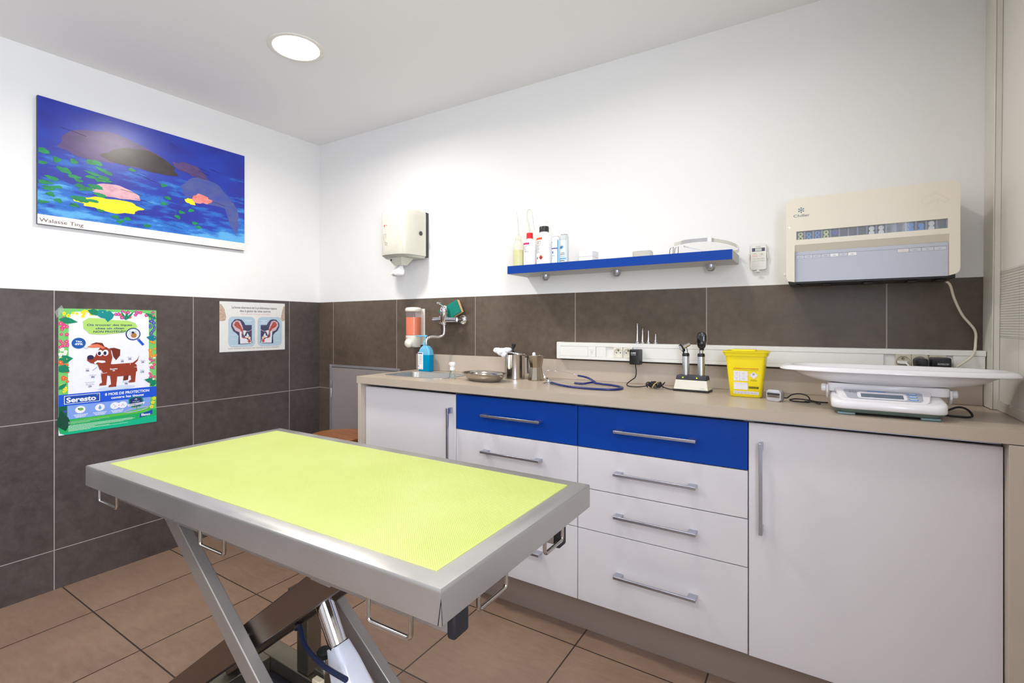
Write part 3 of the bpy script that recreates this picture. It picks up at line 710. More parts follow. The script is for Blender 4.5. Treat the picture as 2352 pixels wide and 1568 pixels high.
m = MB(); m.loft([oval(.0425, .0405, 1.192), oval(.0425, .0405, 1.2995)], ora); m.build('liquid', t)
m = MB(); m.loft([oval(.044, .042, 1.190), oval(.044, .042, 1.334)], M('tank_clear', (222, 212, 220), .05, alpha=.14, var=0), cap0=False, cap1=False); m.build('tank', t)
m = MB(); m.loft([oval(.018, .03, 1.118, c=(DXc+.012, DYc+.012)), oval(.028, .038, 1.128, c=(DXc+.006, DYc+.006)), oval(.042, .044, 1.155), oval(.043, .043, 1.190)], crm); o = m.build('pump_body', t, angle=50)
m = MB(); m.lathe([(.027, 0), (.027, -.010), (.021, -.018), (.001, -.020)], (DXc-.004, DYc-.034, 1.143), crm, 28, axis='Y'); o2 = m.build('push_button', t, angle=50)
m = MB(); g = G(m, (DXc-.036, -.1045, 1.17), (1, 0, 0), (0, 0, 1), (0, -1, 0)); g.ell(.008, .004, .002, .004, P((206, 70, 50)), 1); g.micro(.013, .003, .032, P((206, 110, 90)), 1, .0025); m.build('logo_print', o)

# faucet with sponge behind
FX, FY, FZ = 1.224, -.075, 1.283
t = thing('wall_tap', 'chrome single-lever wall mixer tap above the sink', 'tap', (FX, 0, 1.10))
m = MB(); m.lathe([(.018, -.018), (.024, -.010), (.024, .044), (.0245, .046)], (FX, FY, FZ), chrome, 28); 
m.tube([(FX-.082, FY+.005, FZ), (FX+.088, FY+.005, FZ)], .0165, chrome, 24); m.build('body', t, angle=50)
for sx_ in (-1, 1):
    x = FX+sx_*.08; m = MB(); m.tube([(x, FY+.005, FZ), (x, -.018, FZ)], .0135, chrome, 20); m.lathe([(.031, 0), (.031, -.004), (.024, -.012), (.016, -.018)], (x, -.0005, FZ), chrome, 28, axis='Y'); m.build('wall_rosette', t, angle=50)
m = MB(); m.lathe([(.0245, .047), (.0245, .060), (.020, .072), (.012, .080), (.001, .083)], (FX, FY, FZ), chrome, 28); m.tube([(FX-.004, FY-.006, FZ+.074), (FX+.002, FY-.03, FZ+.088), (FX+.012, FY-.075, FZ+.094)], .0055, chrome, 12, 5); o = m.build('lever', t, angle=50)
m = MB(); m.lathe([(.004, 0), (.004, -.001)], (FX, FY-.0242, FZ+.056), P((150, 30, 40)), 12, axis='Y'); m.build('temperature_mark', o)
m = MB(); m.lathe([(.012, -.018), (.0145, -.022), (.0145, -.03), (.0105, -.034)], (FX, FY, FZ), chrome, 24)
m.tube([(FX, FY, FZ-.030), (FX, FY, FZ-.07), (FX-.003, FY-.004, FZ-.088), (FX-.018, FY-.025, FZ-.098), (FX-.030, FY-.045, FZ-.098), (FX-.045, FY-.070, FZ-.099), (FX-.055, FY-.086, FZ-.110), (FX-.058, FY-.090, FZ-.130), (FX-.058, FY-.090, FZ-.147)], .0075, chrome, 14, 6); m.build('spout', t, angle=50)
# sponge leaning behind the tap
t = thing('sponge', 'green and orange scouring sponge wedged on the wall tap', 'sponge', (FX+.045, -.045, FZ+.0165))
m = MB(); T = Matrix.Translation((FX+.060, -.052, FZ+.062)) @ Matrix.Rotation(R(24), 4, 'Y') @ Matrix.Rotation(R(-26), 4, 'Z')
sg = M('scouring_green', (8, 128, 112), .9, bump=.8, bscale=180, var=.15, nscale=60); so = M('sponge_orange', (236, 184, 130), .9, bump=.6, bscale=150)
T = Matrix.Translation((FX+.035, -.040, FZ+.060)) @ Matrix.Rotation(R(-25), 4, 'Y')
m.box(-.092, .054, -.012, -.002, -.042, .036, sg, T); o = m.build('scouring_layer', t, bevel=.002)
m = MB(); m.box(-.092, .054, -.002, .018, -.042, .036, so, T); m.build('foam', t, bevel=.002)

# remote control on its wall holder
t = thing('air_conditioner_remote', 'white remote control with small grey screen in a wall holder', 'remote control', (2.829, -.0005, 1.476))
rw = M('remote_white', (234, 232, 228), .4, var=.01)
m = MB(); m.box(2.796, 2.862, -.008, -.0005, 1.52, 1.55, rw); m.box(2.796, 2.7985, -.022, -.008, 1.52, 1.546, rw); m.box(2.8605, 2.8635, -.022, -.008, 1.524, 1.55, rw); m.box(2.824, 2.832, -.02, -.0005, 1.468, 1.482, rw); m.box(2.817, 2.839, -.024, -.018, 1.470, 1.4735, rw); m.build('holder', t, bevel=.001)
m = MB(); m.loft([[(x, y, z) for x, z in rrect(.0585+d, .107+d, .008, 5, (2.8295, 1.532))] for y, d in ((-.008, 0), (-.019, 0), (-.0215, -.003))], rw); o = m.build('body', t, angle=50)
m = MB(); g = G(m, (2.8295, -.0216, 1.532), (1, 0, 0), (0, 0, 1), (0, -1, 0)); dk = P((62, 62, 84)); gy = P((150, 150, 150))
g.rect(-.0235, .022, .0235, .036, dk, 1); g.rect(-.012, .0235, .012, .0345, P((198, 206, 202)), 2); g.rect(-.0235, .0285, -.015, .0295, P((170, 170, 190)), 2); g.rect(.0145, .0325, .022, .0333, gy, 2); g.rect(.0145, .0285, .020, .0293, gy, 2)
g.text('TOSHIBA', 0, .0405, P((90, 90, 96)), 1, h=.0024, w=.0185, al='C', bold=.02)
btn = P((226, 224, 214)); bl = P((176, 172, 160))
def button(a, b, w, h, s, c=btn):
    g.rect(a-.0005, b-.0006, a+w+.0004, b+h, bl, 1); g.rect(a, b, a+w, b+h, c, 2)
    if s: g.text(s, a+w/2, b+h*.3, P((110, 110, 104)), 3, h=h*.34, w=min(w*.62, len(s)*.0022), al='C')
button(-.022, .011, .019, .007, 'MODE'); button(-.022, .001, .019, .0075, '', P((236, 206, 200))); button(.002, .0015, .020, .0165, 'TEMP'); g.text('+', .012, .0135, dk, 3, h=.002, al='C'); g.text('-', .012, .003, dk, 3, h=.002, al='C')
for i, s in enumerate(('FAN', 'SWING', 'TIMER')): button(-.022+i*.0155, -.010, .013, .006, s)
for i, s in enumerate(('SLEEP', 'HI-POW', 'ECO')): button(-.022+i*.0155, -.019, .013, .006, s)
g.text('RESET', .002, -.027, P((140, 140, 140)), 1, h=.0016, al='C'); g.text('CLOCK', .017, -.027, P((140, 140, 140)), 1, h=.0016, al='C')
m.build('keys', o)

# ---------------------------------------------------------------- wall mounted vaccine chiller
CX0, CX1, CY0, CZ0, CZ1 = 2.9345, 3.4125, -.18, 1.410, 1.717
t = thing('wall_refrigerator', 'cream wall-mounted chiller cabinet with a window strip of vials', 'refrigerator', ((CX0+CX1)/2, 0, CZ0))
m = MB()
def plate(pts, y0, y1, mt=plastic_cream): m.loft([[(x, y, z) for x, z in pts] for y in (y0, y1)], mt)
rr = .022; arc = lambda cx_, cz_, a0, a1, n=6: [(cx_+rr*math.cos(R(a0+(a1-a0)*i/n)), cz_+rr*math.sin(R(a0+(a1-a0)*i/n))) for i in range(n+1)]
WX0, WX1, WZ0, WZ1 = 2.9665, 3.3830, 1.5640, 1.5950
yb = CY0+.030
plate([(CX0, WZ1)]+[(CX1, WZ1)]+arc(CX1-rr, CZ1-rr, 0, 90)+arc(CX0+rr, CZ1-rr, 90, 180), CY0, yb)
plate([(CX0, WZ0), (WX0, WZ0), (WX0, WZ1), (CX0, WZ1)], CY0, yb); plate([(WX1, WZ0), (CX1, WZ0), (CX1, WZ1), (WX1, WZ1)], CY0, yb)
PXa, PXb = 2.9615, 3.3865
plate([(CX0, 1.546), (CX1, 1.546), (CX1, WZ0), (CX0, WZ0)], CY0, yb)
plate([(CX0, CZ0+.02), (CX0+.006, CZ0+.004), (PXa, CZ0), (PXa, 1.546), (CX0, 1.546)], CY0, yb)
plate([(PXb, CZ0+.002), (CX1-.012, CZ0+.006), (CX1-.003, CZ0+.012), (CX1, CZ0+.024), (CX1, 1.546), (PXb, 1.546)], CY0, yb)
m.raw([(PXa, CY0, 1.546), (PXb, CY0, 1.546), (PXb, CY0+.016, 1.5215), (PXa, CY0+.016, 1.5215)], [(0, 1, 2, 3)], plastic_cream)
body = [(CX0+.004, CZ0+.012), (CX1-.004, CZ0+.012)]+arc(CX1-.004-rr, CZ1-.006-rr, 0, 90)+arc(CX0+.004+rr, CZ1-.006-rr, 90, 180)
m.loft([[(x, y, z) for x, z in body] for y in (yb+.0, -.001)], plastic_cream, cap0=False)
m.build('housing', t, angle=35)
m = MB(); m.box(CX0+.008, CX1-.008, CY0+.02, -.004, CZ0-.006, CZ0+.0115, black_pl)
for x in (CX0+.03, 3.06, 3.18, 3.30, CX1-.04): m.box(x-.014, x+.014, CY0+.04, CY0+.11, CZ0-.012, CZ0-.006, black_pl)
m.lathe([(.018, 0), (.014, -.012), (.006, -.014)], (CX0+.022, CY0+.03, CZ0+.006), dark_grey, 20); m.build('underside', t, bevel=.002)
m = MB(); m.box(PXa+.0005, PXb-.0005, CY0+.012, CY0+.016, CZ0+.001, 1.5212, grey_panel); fl = m.build('flap', t, bevel=.001); fl['label'] = 'pale blue-grey flap with handwritten vaccine labels'
m = MB(); g = G(m, (PXa, CY0+.0119, CZ0), (1, 0, 0), (0, 0, 1), (0, -1, 0))
g.rect(.003, .0985, .422, .0991, P((120, 122, 134)), 1); pl = P((206, 210, 220)); ws = P((244, 244, 246)); hw = P((60, 66, 128)); hg = P((110, 112, 122))
xs = .004
for i, (s, c_) in enumerate((('Lepto 4', pl), ('CHPPi', pl), ('Lepto 4', pl), ('CHPPi', pl), ('Rage', ws), ('KC', pl), ('Rage', ws))):
    a = xs+i*.0260; g.rect(a, .0865, a+.0250, .098, hg, 1); g.rect(a+.0004, .0869, a+.0246, .0976, c_, 2); g.text(s, a+.0128, .0905, hw, 3, h=.0028, al='C')
for i, (s, c_) in enumerate((('~ . -', P((228, 224, 218))), ('Diluant', pl), ('RCP', pl), ('FeLV', pl))):
    a = .296+i*.0312; g.rect(a, .0865, a+.0302, .098, hg, 1); g.rect(a+.0004, .0869, a+.0298, .0976, c_, 2); g.text(s, a+.015, .0905, hw, 3, h=.0028, al='C')
m.build('name_labels', fl)
m = MB(); g = G(m, (CX0, CY0-.0001, CZ0), (1, 0, 0), (0, 0, 1), (0, -1, 0)); tl = P((52, 100, 128)); sx0, sz0 = .047, .262
for k in range(6):
    a = R(90+60*k); c_, s_ = math.cos(a), math.sin(a); g.line([(sx0, sz0), (sx0+.0098*c_, sz0+.0098*s_)], .0013, tl, 1)
    for q_, l_ in ((.0052, .004), (.008, .003)):
        for d in (-40, 40): b = a+R(d); g.line([(sx0+q_*c_, sz0+q_*s_), (sx0+q_*c_+l_*math.cos(b), sz0+q_*s_+l_*math.sin(b))], .0011, tl, 1)
g.text('Chiller', .0235, .2375, P((70, 84, 92)), 1, h=.0095, w=.050)
out = P((222, 214, 196))   # faint relief outline at the right end
cres = [(.392, .252), (.402, .262), (.415, .264), (.425, .272), (.432, .266), (.440, .262), (.448, .252), (.458, .248), (.456, .240), (.446, .238), (.441, .246), (.434, .242), (.428, .238), (.436, .252), (.424, .246), (.414, .240), (.400, .238), (.391, .244), (.392, .252)]
g.line([(a-.008, b) for a, b in cres], .0012, out, 1)
m.build('logo_print', t)
m = MB(); g = G(m, (CX0, CY0-.0001, CZ0), (1, 0, 0), (0, 0, 1), (0, -1, 0)); g.ell(.0105, .202, .0022, .0022, M('led_green', (190, 255, 225), .4, var=0, emit=3), 1, 14); m.build('indicator_light', t)
m = MB(); m.box(CX0-.0085, CX0+.002, -.16, -.145, 1.437, 1.447, plastic_w); m.build('knob', t, bevel=.001)
m = MB(); m.box(WX0-.004, WX1+.004, CY0+.026, CY0+.030, WZ0-.004, WZ1+.004, M('slot_back_grey', (82, 88, 108), .5))
m.build('slot_back', t)
m = MB(); nc = 16; pitch = (WX1-WX0)/nc
for i in range(nc+1): x = WX0+i*pitch; m.box(x-.0022, x+.0022, CY0+.006, CY0+.026, WZ0, WZ1, M('slot_divider', (124, 132, 156), .4))
m.build('dividers', t)
m = MB(); m.box(WX0+.0002, WX1-.0002, CY0+.0025, CY0+.0035, WZ0+.0002, WZ1-.0002, M('slot_pane', (225, 232, 244), .03, alpha=.16, var=0)); m.build('window_pane', t)
capm = {'y': M('vial_cap_gold', (196, 200, 120), .3, .3), 'b': M('vial_cap_blue', (30, 130, 210), .35), 'n': M('vial_cap_navy', (40, 62, 168), .35), 'w': M('vial_cap_white', (226, 228, 232), .35), 'k': M('vial_cap_dark', (40, 44, 58), .4), 'c': M('vial_cap_sky', (60, 140, 226), .35)}
tipm = {'y': M('vial_stopper_dark', (70, 66, 56), .4), 'b': M('vial_stopper_red', (196, 74, 60), .4)}
row = ['y', 'b', 'b', 'y', 'n', None, None, None, 'w', 'w', 'k', None, 'c', 'c', 'w', None]
names = {'y': 'gold-capped', 'b': 'blue-capped red-centred', 'n': 'navy-capped', 'w': 'white-capped', 'k': 'dark-capped', 'c': 'sky-blue-capped'}
ordn = ['first', 'second', 'third', 'fourth', 'fifth', 'sixth', 'seventh', 'eighth', 'ninth', 'tenth', 'eleventh', 'twelfth', 'thirteenth', 'fourteenth', 'fifteenth', 'sixteenth']
for i, k in enumerate(row):
    if not k: continue
    x = WX0+(i+.5)*pitch
    for lv, z in ((0, WZ0+.0205-.004*(i % 3 == 1)), (1, WZ0+.0045-.004*(i % 3 == 1)+.001)):
        if lv == 1 and k in 'n': continue
        if z-.0075 < WZ0-.009: continue
        m = MB(); m.lathe([(.001, 0), (.0078, 0), (.0080, .001), (.0080, .006), (.0065, .006), (.0065, .018)], (x, CY0+.0075, z), capm[k], 20, axis='Y')
        if k in tipm: m.lathe([(.0001, 0), (.0034, 0)], (x, CY0+.0073, z), tipm[k], 14, axis='Y')
        m.v = [(a, b, min(max(c_, WZ0+.0004), WZ1-.0004)) for a, b, c_ in m.v]
        tag(m.build('vial'), f'{names[k]} vial, {"upper" if lv == 0 else "lower"} in the {ordn[i]} slot of the chiller window', 'vial', 'vials in the chiller window')
# chiller supply cord, hanging to the trunking
m = MB(); m.tube([(3.392, -.10, 1.398), (3.404, -.09, 1.385), (3.420, -.06, 1.34), (3.445, -.035, 1.285), (3.476, -.03, 1.235), (3.478, -.03, 1.19), (3.470, -.055, 1.162), (3.456, -.075, 1.143), (3.435, -.085, 1.125), (3.400, -.085, 1.095), (3.36, -.07, 1.06)], .0038, M('cream_cord', (226, 218, 200), .4), 10, 6)
o = m.build('power_cord', t); o['label'] = 'cream power cord hanging from the chiller'

# ---------------------------------------------------------------- trunking with sockets
RY = -.055
t = thing('cable_trunking', 'long white cable trunking with sockets above the worktop', 'trunking', (2.7, 0, 1.085))
rp = M('trunking_white', (238, 237, 232), .32, var=.01)
m = MB(); m.box(1.938, 3.499, RY, -.0005, 1.0855, 1.0995, rp); m.box(1.938, 3.499, RY, -.0005, 1.1480, 1.1665, rp); m.box(1.938, 3.499, RY+.008, -.0005, 1.0995, 1.1480, rp); m.build('channel', t, bevel=.0012)
m = MB()
for a, b in ((1.952, 2.098), (2.141, 2.19), (2.322, 3.232), (3.418, 3.497)): m.box(a, b, RY+.0008, RY+.008, 1.1, 1.1475, rp)
m.build('cover', t, bevel=.0008)
m = MB(); m.box(1.932, 1.9525, RY-.0015, -.0005, 1.084, 1.168, rp); m.build('end_cap', t, bevel=.003)
m = MB(); m.box(2.0995, 2.1395, RY-.0006, RY+.008, 1.0995, 1.148, rp); o = m.build('network_outlet', t, bevel=.0008)
m = MB(); g = G(m, (2.1195, RY-.0007, 1.122), (1, 0, 0), (0, 0, 1), (0, -1, 0)); g.rect(-.014, .0095, .014, .0102, P((150, 150, 150)), 1); g.rect(-.005, -.004, .005, .004, P((176, 176, 176)), 1); g.rect(-.0042, -.0032, .0042, .0032, P((222, 222, 220)), 2); g.micro(-.005, -.010, .005, P((170, 170, 170)), 1, .0012); m.build('port_print', o)
sk = M('socket_white', (232, 228, 214), .3, var=.01)
def socket(x, old=False):
    z = 1.1235; mt = sk if not old else M('socket_aged', (206, 198, 176), .35)
    m = MB(); w_ = .0225
    o_ = [(x+a, z+b) for a, b in rrect(.044, .049, .003, 8)]; n = len(o_)
    # square plate with round recess
    circ = [(x+.0195*math.cos(2*math.pi*(i+.5)/n), z+.0195*math.sin(2*math.pi*(i+.5)/n)) for i in range(n)]
    m.loft([[(a, RY+.006, b) for a, b in o_], [(a, RY-.001, b) for a, b in o_], [(a, RY-.001, b) for a, b in circ], [(a, RY+.0055, b) for a, b in circ]], mt, cap0=False)
    s = m.build('socket', t, angle=30)
    m = MB(); m.lathe([(.0026, 0), (.0026, -.0012)], (x-.0095, RY+.0055, z-.001), black_pl, 10, axis='Y'); m.lathe([(.0026, 0), (.0026, -.0012)], (x+.0095, RY+.0055, z-.001), black_pl, 10, axis='Y'); m.build('contact_hole', s)
    m = MB(); m.lathe([(.0042, 0), (.0042, -.001)], (x, RY+.0057, z+.010), M('earth_recess', (120, 104, 66), .5), 12, axis='Y'); m.lathe([(.0024, 0), (.0024, -.010), (.0012, -.012)], (x, RY+.0055, z+.010), M('brass_pin', (190, 170, 110), .25, 1), 10, axis='Y'); m.build('earth_pin', s)
for x in (2.250, 2.297): socket(x)
for x in (3.286, 3.331, 3.378): socket(x, True)
# plug-in adapters
def adapter(x0, x1, z0, z1, y1, label, writing=True, y0=RY-.0012):
    t = thing('power_adapter', label, 'power adapter', ((x0+x1)/2, RY, z0))
    m = MB(); m.loft([[(a, y, b) for a, b in rrect(x1-x0-d, z1-z0-d, .004, 3, ((x0+x1)/2, (z0+z1)/2))] for y, d in ((y0, .0), (y1+.012, 0), (y1+.001, .002), (y1, .005))], black_pl); o = m.build('case', t, angle=40)
    if writing:
        m = MB(); g = G(m, (x0, y1-.0002, z1), (1, 0, 0), (0, 0, 1), (0, -1, 0)); wt = P((214, 214, 220)); g.text('EA', .008, -.019, wt, 1, h=.005, w=.007, bold=.03); g.rect(.0155, -.0185, .030, -.014, wt, 1)
        g.micro(.008, -.024, .030, wt, 1, .001, seed=2); g.micro(.008, -.0265, .026, P((150, 150, 160)), 1, .001, seed=4); g.text('CE', .023, -.0265, wt, 1, h=.004, w=.007)
        for k in range(9): g.rect(.034, -.030-k*.004, .041, -.0285-k*.004, P((52, 52, 56)), 1)
        m.build('rating_print', o)
    return t
t_ad = adapter(2.3170, 2.3640, 1.073, 1.1425, -.098, 'black plug-in adapter on the trunking with a hanging cable')
adapter(3.3140, 3.3485, 1.098, 1.137, -.092, 'rounded black plug in the trunking behind the scale tray', False)
a = adapter(3.3560, 3.4060, 1.098, 1.142, -.104, 'square black adapter with white print, nearest the corner', False)
m = MB(); g = G(m, (3.356, -.1042, 1.142), (1, 0, 0), (0, 0, 1), (0, -1, 0)); g.micro(.014, -.0200, .044, P((200, 200, 204)), 1, .0015, seed=1); g.micro(.014, -.0232, .042, P((200, 200, 204)), 1, .0015, seed=5); m.build('print', a)
t = thing('plug', 'flat white plug in the left of the three sockets behind the scale', 'plug', (3.286, RY, 1.12))
m = MB(); m.loft([[(x, y, z) for x, z in rrect(w_, .010, .004, 4, (3.284, 1.121))] for y, w_ in ((RY+.004, .030), (RY-.010, .032), (RY-.016, .022))], plastic_w); m.build('head', t)
m = MB(); m.tube([(3.290, RY-.012, 1.121), (3.298, RY-.02, 1.112), (3.304, RY-.022, 1.09), (3.306, RY-.02, 1.05)], .003, plastic_w, 8, 5); m.build('cable', t)
# cable of the left adapter with its bundled coil
t = t_ad
m = MB(); m.tube([(2.343, -.088, 1.073), (2.343, -.086, 1.062), (2.344, -.082, 1.045), (2.336, -.07, 1.015), (2.322, -.095, 1.0), (2.318, -.135, .988), (2.342, -.170, .984), (2.385, -.160, .984), (2.425, -.155, .992)], .0024, rubber, 8, 8)
m.tube([(2.478, -.166, .993), (2.50, -.168, .986), (2.52, -.174, .984), (2.538, -.170, .987)], .0024, rubber, 8, 6); m.build('lead', t)
m = MB(); pts = []; rnd = random.Random(5)
for k in range(54):
    a = k*2*math.pi/9.3; r_ = .021+.008*math.sin(k*1.31); pts.append((2.453+r_*1.35*math.cos(a)+.006*math.sin(k*.9), -.165+r_*.8*math.sin(a), .998+.0105*math.sin(k*2.1)+.003*math.cos(k)))
m.tube(pts, .0022, rubber, 7, 4); m.tube([(2.420, -.17, .985), (2.411, -.16, .995), (2.413, -.155, 1.003), (2.423, -.16, 1.006), (2.435, -.165, .998)], .0023, rubber, 7, 5); m.build('coil', t)
m = MB(); m.tube([(2.446, -.188, .986), (2.451, -.190, .998), (2.460, -.182, 1.008), (2.465, -.16, 1.011)], .0022, M('cable_tie', (206, 176, 104), .5), 8, 4); m.build('tie', t)

# ---------------------------------------------------------------- otoscope tips on the trunking
for x, h, lb in ((2.335, .093, 'tallest chrome ear speculum standing on the trunking'), (2.359, .068, 'second tallest chrome ear speculum, with a warm tint'), (2.386, .060, 'third chrome ear speculum from the left on the trunking'), (2.418, .046, 'shortest chrome ear speculum on the trunking')):
    m = MB(); m.lathe([(.0075, 0), (.0078, .005), (.0105, .0055), (.0105, .0075), (.0072, .009), (.0062, .012), (.0042, .020), (.0028, h*.55 if h > .05 else .024), (.0021, h*.8), (.0019, h-.001), (.0012, h)], (x, -.035, 1.1667), chrome, 24)
    tag(m.build('ear_speculum', angle=50), lb, 'speculum', 'ear specula on the trunking')

# ---------------------------------------------------------------- things on the worktop
place(0.0578, -0.0639)
# blue disinfectant bottle
BX, BY = 1.038, -.022
t = thing('hand_sanitizer_bottle', 'bright blue pump bottle standing behind the sink', 'bottle', (BX, BY, ZT+.0003))
def bq(w, d, z, r=.012): return [(x, y, z) for x, y in rrect(w, d, min(r, d/2-.001, w/2-.001), 5, (BX, BY))]
cy_m = M('cyan_liquid_bottle', (0, 164, 214), .22, trans=.25, ior=1.2, var=0); cy2 = M('sky_blue_plastic', (112, 190, 226), .25, var=.01)
Z0 = ZT+.0003
m = MB(); m.loft([bq(.080, .044, Z0), bq(.086, .048, Z0+.004), bq(.086, .048, Z0+.097)], cy_m); m.build('liquid_level', t, angle=50)
m = MB(); m.loft([bq(.086, .048, Z0+.0972), bq(.086, .048, Z0+.108), bq(.080, .046, Z0+.122), bq(.066, .042, Z0+.136), bq(.044, .036, Z0+.147), bq(.030, .028, Z0+.150)], cy2); m.build('shoulder', t, angle=60)
m = MB(); m.lathe([(.0145, .150), (.0145, .168), (.011, .171), (.009, .178), (.0045, .181), (.0045, .200), (.008, .201), (.008, .212), (.0070, .2135)], (BX-.005, BY, Z0), cy2, 20)
T = Matrix.Translation((BX-.005, BY, Z0+.2075)) @ Matrix.Rotation(R(-158), 4, 'Z'); m.loft([[tuple((x, y, z)) for y, z in rrect(w_, .008, .003, 3)] for x, w_ in ((-.012, .010), (.03, .009), (.058, .007))], cy2, T=T); m.build('pump', t, angle=50)
m = MB(); m.box(BX-.042, BX-.002, BY-.0252, BY-.0243, Z0+.012, Z0+.112, lab); o = m.build('label_sticker', t)
m = MB(); g = G(m, (BX-.042, BY-.0253, Z0+.012), (1, 0, 0), (0, 0, 1), (0, -1, 0)); g.rect(.002, .090, .034, .096, P((26, 60, 128)), 1)
for k in range(9): g.micro(.003, .08-k*.0062, .030+(k % 3)*.002, P((150, 160, 170)), 1, .0016, seed=k)
g.rect(.003, .013, .0085, .024, P((120, 120, 120)), 1); g.ell(.021, .058, .003, .003, P((226, 130, 140)), 1); g.micro(.003, .004, .014, P((200, 90, 80)), 1, .002); g.micro(.019, .004, .036, P((200, 90, 80)), 1, .002); m.build('print', o)
place(0.0455, -0.0578)
# small clear pump bottle on the sink rim
KX, KY = 1.432, -.262
t = thing('small_pump_bottle', 'small clear bottle with a white pump top by the sink corner', 'bottle', (KX, KY, ZT+.0003))
gl = M('clear_bottle', (244, 250, 248), .04, trans=1, ior=1.25, var=0)
lathe_part('body', t, [(.0175, .0003), (.0180, .003), (.0165, .02), (.0125, .036), (.0125, .042), (.0108, .042), (.0108, .036), (.015, .02), (.0162, .004), (.001, .003)], (KX, KY, ZT), gl, 28)
m = MB(); m.lathe([(.0135, .0425), (.0135, .058), (.0125, .060)], (KX, KY, ZT), plastic_w, 24); m.lathe([(.013, .0605), (.017, .070), (.017, .083), (.0165, .0842), (.001, .085)], (KX, KY, ZT), plastic_w, 24, sy=.8); m.box(KX-.020, KX+.0, KY-.006, KY+.006, ZT+.070, ZT+.080, plastic_w); m.build('pump_top', t, bevel=.001)
place(0.0401, -0.0582)
# kidney/oval steel dish
t = thing('steel_dish', 'oval stainless steel bowl on the worktop beside the sink', 'bowl', (1.615, -.232, ZT))
m = MB(); rings = []; T = Matrix.Translation((1.625, -.250, ZT+.0003)) @ Matrix.Rotation(R(-14), 4, 'Z')
for a, b, z in ((.082, .048, 0), (.092, .056, .002), (.105, .068, .014), (.115, .076, .028), (.119, .080, .035), (.126, .086, .0365), (.127, .087, .0385), (.125, .085, .0395), (.118, .079, .038), (.113, .074, .028), (.103, .066, .015), (.090, .054, .004), (.05, .03, .003)):
    rings.append([(a*math.copysign(abs(math.cos(w_))**.85, math.cos(w_)), b*math.copysign(abs(math.sin(w_))**.85, math.sin(w_)), z) for w_ in [2*math.pi*i/56 for i in range(56)]])
m.loft(rings, steel('bowl_steel', (200, 194, 186), .16, (2, 2, 2), .02), T=T); m.build('bowl', t, angle=70)
for s in (-1, 1):
    m = MB(); m.tube([tuple(T @ Vector((s*.122, -.012, .036))), tuple(T @ Vector((s*.131, -.010, .030))), tuple(T @ Vector((s*.132, .006, .028))), tuple(T @ Vector((s*.123, .012, .036)))], .0022, polished, 8, 4); m.build('ear_handle', t)
place(0.0378, -0.0630)
# canister with tilted lid and cotton
c = (1.700, -.078, ZT+.0003)
t = thing('steel_canister', 'round steel canister with a tilted lid, full of cotton wool', 'canister', c)
lathe_part('body', t, [(.050, 0), (.052, .002), (.052, .120), (.053, .1215), (.053, .123), (.0505, .1225), (.0505, .004), (.001, .003)], c, polished, 48)
m = MB(); T = Matrix.Translation((1.707, -.075, c[2]+.1255)) @ Matrix.Rotation(R(11), 4, 'Y')
m.lathe([(.051, 0), (.0515, .003), (.049, .009), (.02, .013), (.001, .0135)], (.006, 0, .004), polished, 40, T=T); o = m.build('lid', t, angle=50)
m = MB(); m.lathe([(.005, .013), (.005, .021), (.008, .024), (.011, .040), (.0105, .0415), (.001, .042)], (-.020, -.005, .005), black_pl, 20, T=T); m.build('knob', o)
cot = M('cotton', (244, 244, 246), .95, var=.01, bump=.6, bscale=90)
m = MB(); rnd = random.Random(11)
def blob(m, c, r, mt, seed, n=18, k=10):
    rr_ = random.Random(seed); ph = [rr_.uniform(0, 6) for _ in range(6)]; rings = []
    for i in range(1, k):
        th = math.pi*i/k; ring = []
        for j in range(n):
            a = 2*math.pi*j/n; q_ = 1+.13*math.sin(3*a+ph[0]+th*2)+.10*math.sin(5*a+ph[1])*math.sin(4*th+ph[2])+.08*math.cos(7*a+ph[3]+3*th)
            ring.append((c[0]+r[0]*q_*math.sin(th)*math.cos(a), c[1]+r[1]*q_*math.sin(th)*math.sin(a), c[2]-r[2]*q_*math.cos(th)))
        rings.append(ring)
    m.loft(rings, mt)
blob(m, (1.640, -.100, c[2]+.135), (.030, .026, .020), cot, 1); blob(m, (1.612, -.105, c[2]+.142), (.020, .02, .014), cot, 2); blob(m, (1.664, -.095, c[2]+.142), (.026, .024, .016), cot, 3); blob(m, (1.658, -.110, c[2]+.121), (.018, .014, .014), cot, 4)
tag(m.build('cotton_wool', sub=1, angle=180), 'white cotton wool spilling over the rim of the steel canister', 'cotton wool')
place(0.0348, -0.0630)
# waisted pot with white ball knob
c = (1.828, -.082, ZT+.0003)
t = thing('waisted_pot', 'hourglass-shaped steel pot right of the canister', 'pot', c)
m = MB(); m.lathe([(.0395, 0), (.041, .002), (.0302, .062), (.0298, .0635), (.0302, .065), (.0395, .120), (.0400, .1215), (.038, .1215), (.028, .066), (.001, .0655)], c, steel('pot_steel', (176, 164, 148), .2, (8, 8, 1), .05), 10, a0=.3); m.build('body', t, angle=20, bevel=.0015)
m = MB(); m.tube([(c[0]-.042, c[1]+.0, c[2]+.118), (c[0]-.050, c[1]+.005, c[2]+.10), (c[0]-.048, c[1]+.005, c[2]+.03)], .004, black_pl, 8, 5); m.build('handle', t)
m = MB(); m.lathe([(.008, .100), (.0088, .125), (.0085, .132), (.006, .1365), (.001, .138)], (c[0]-.003, c[1]-.014, c[2]), M('white_knob', (240, 240, 244), .35), 18); m.build('brush_end', t, angle=60)

place(0.0264, -0.0604)
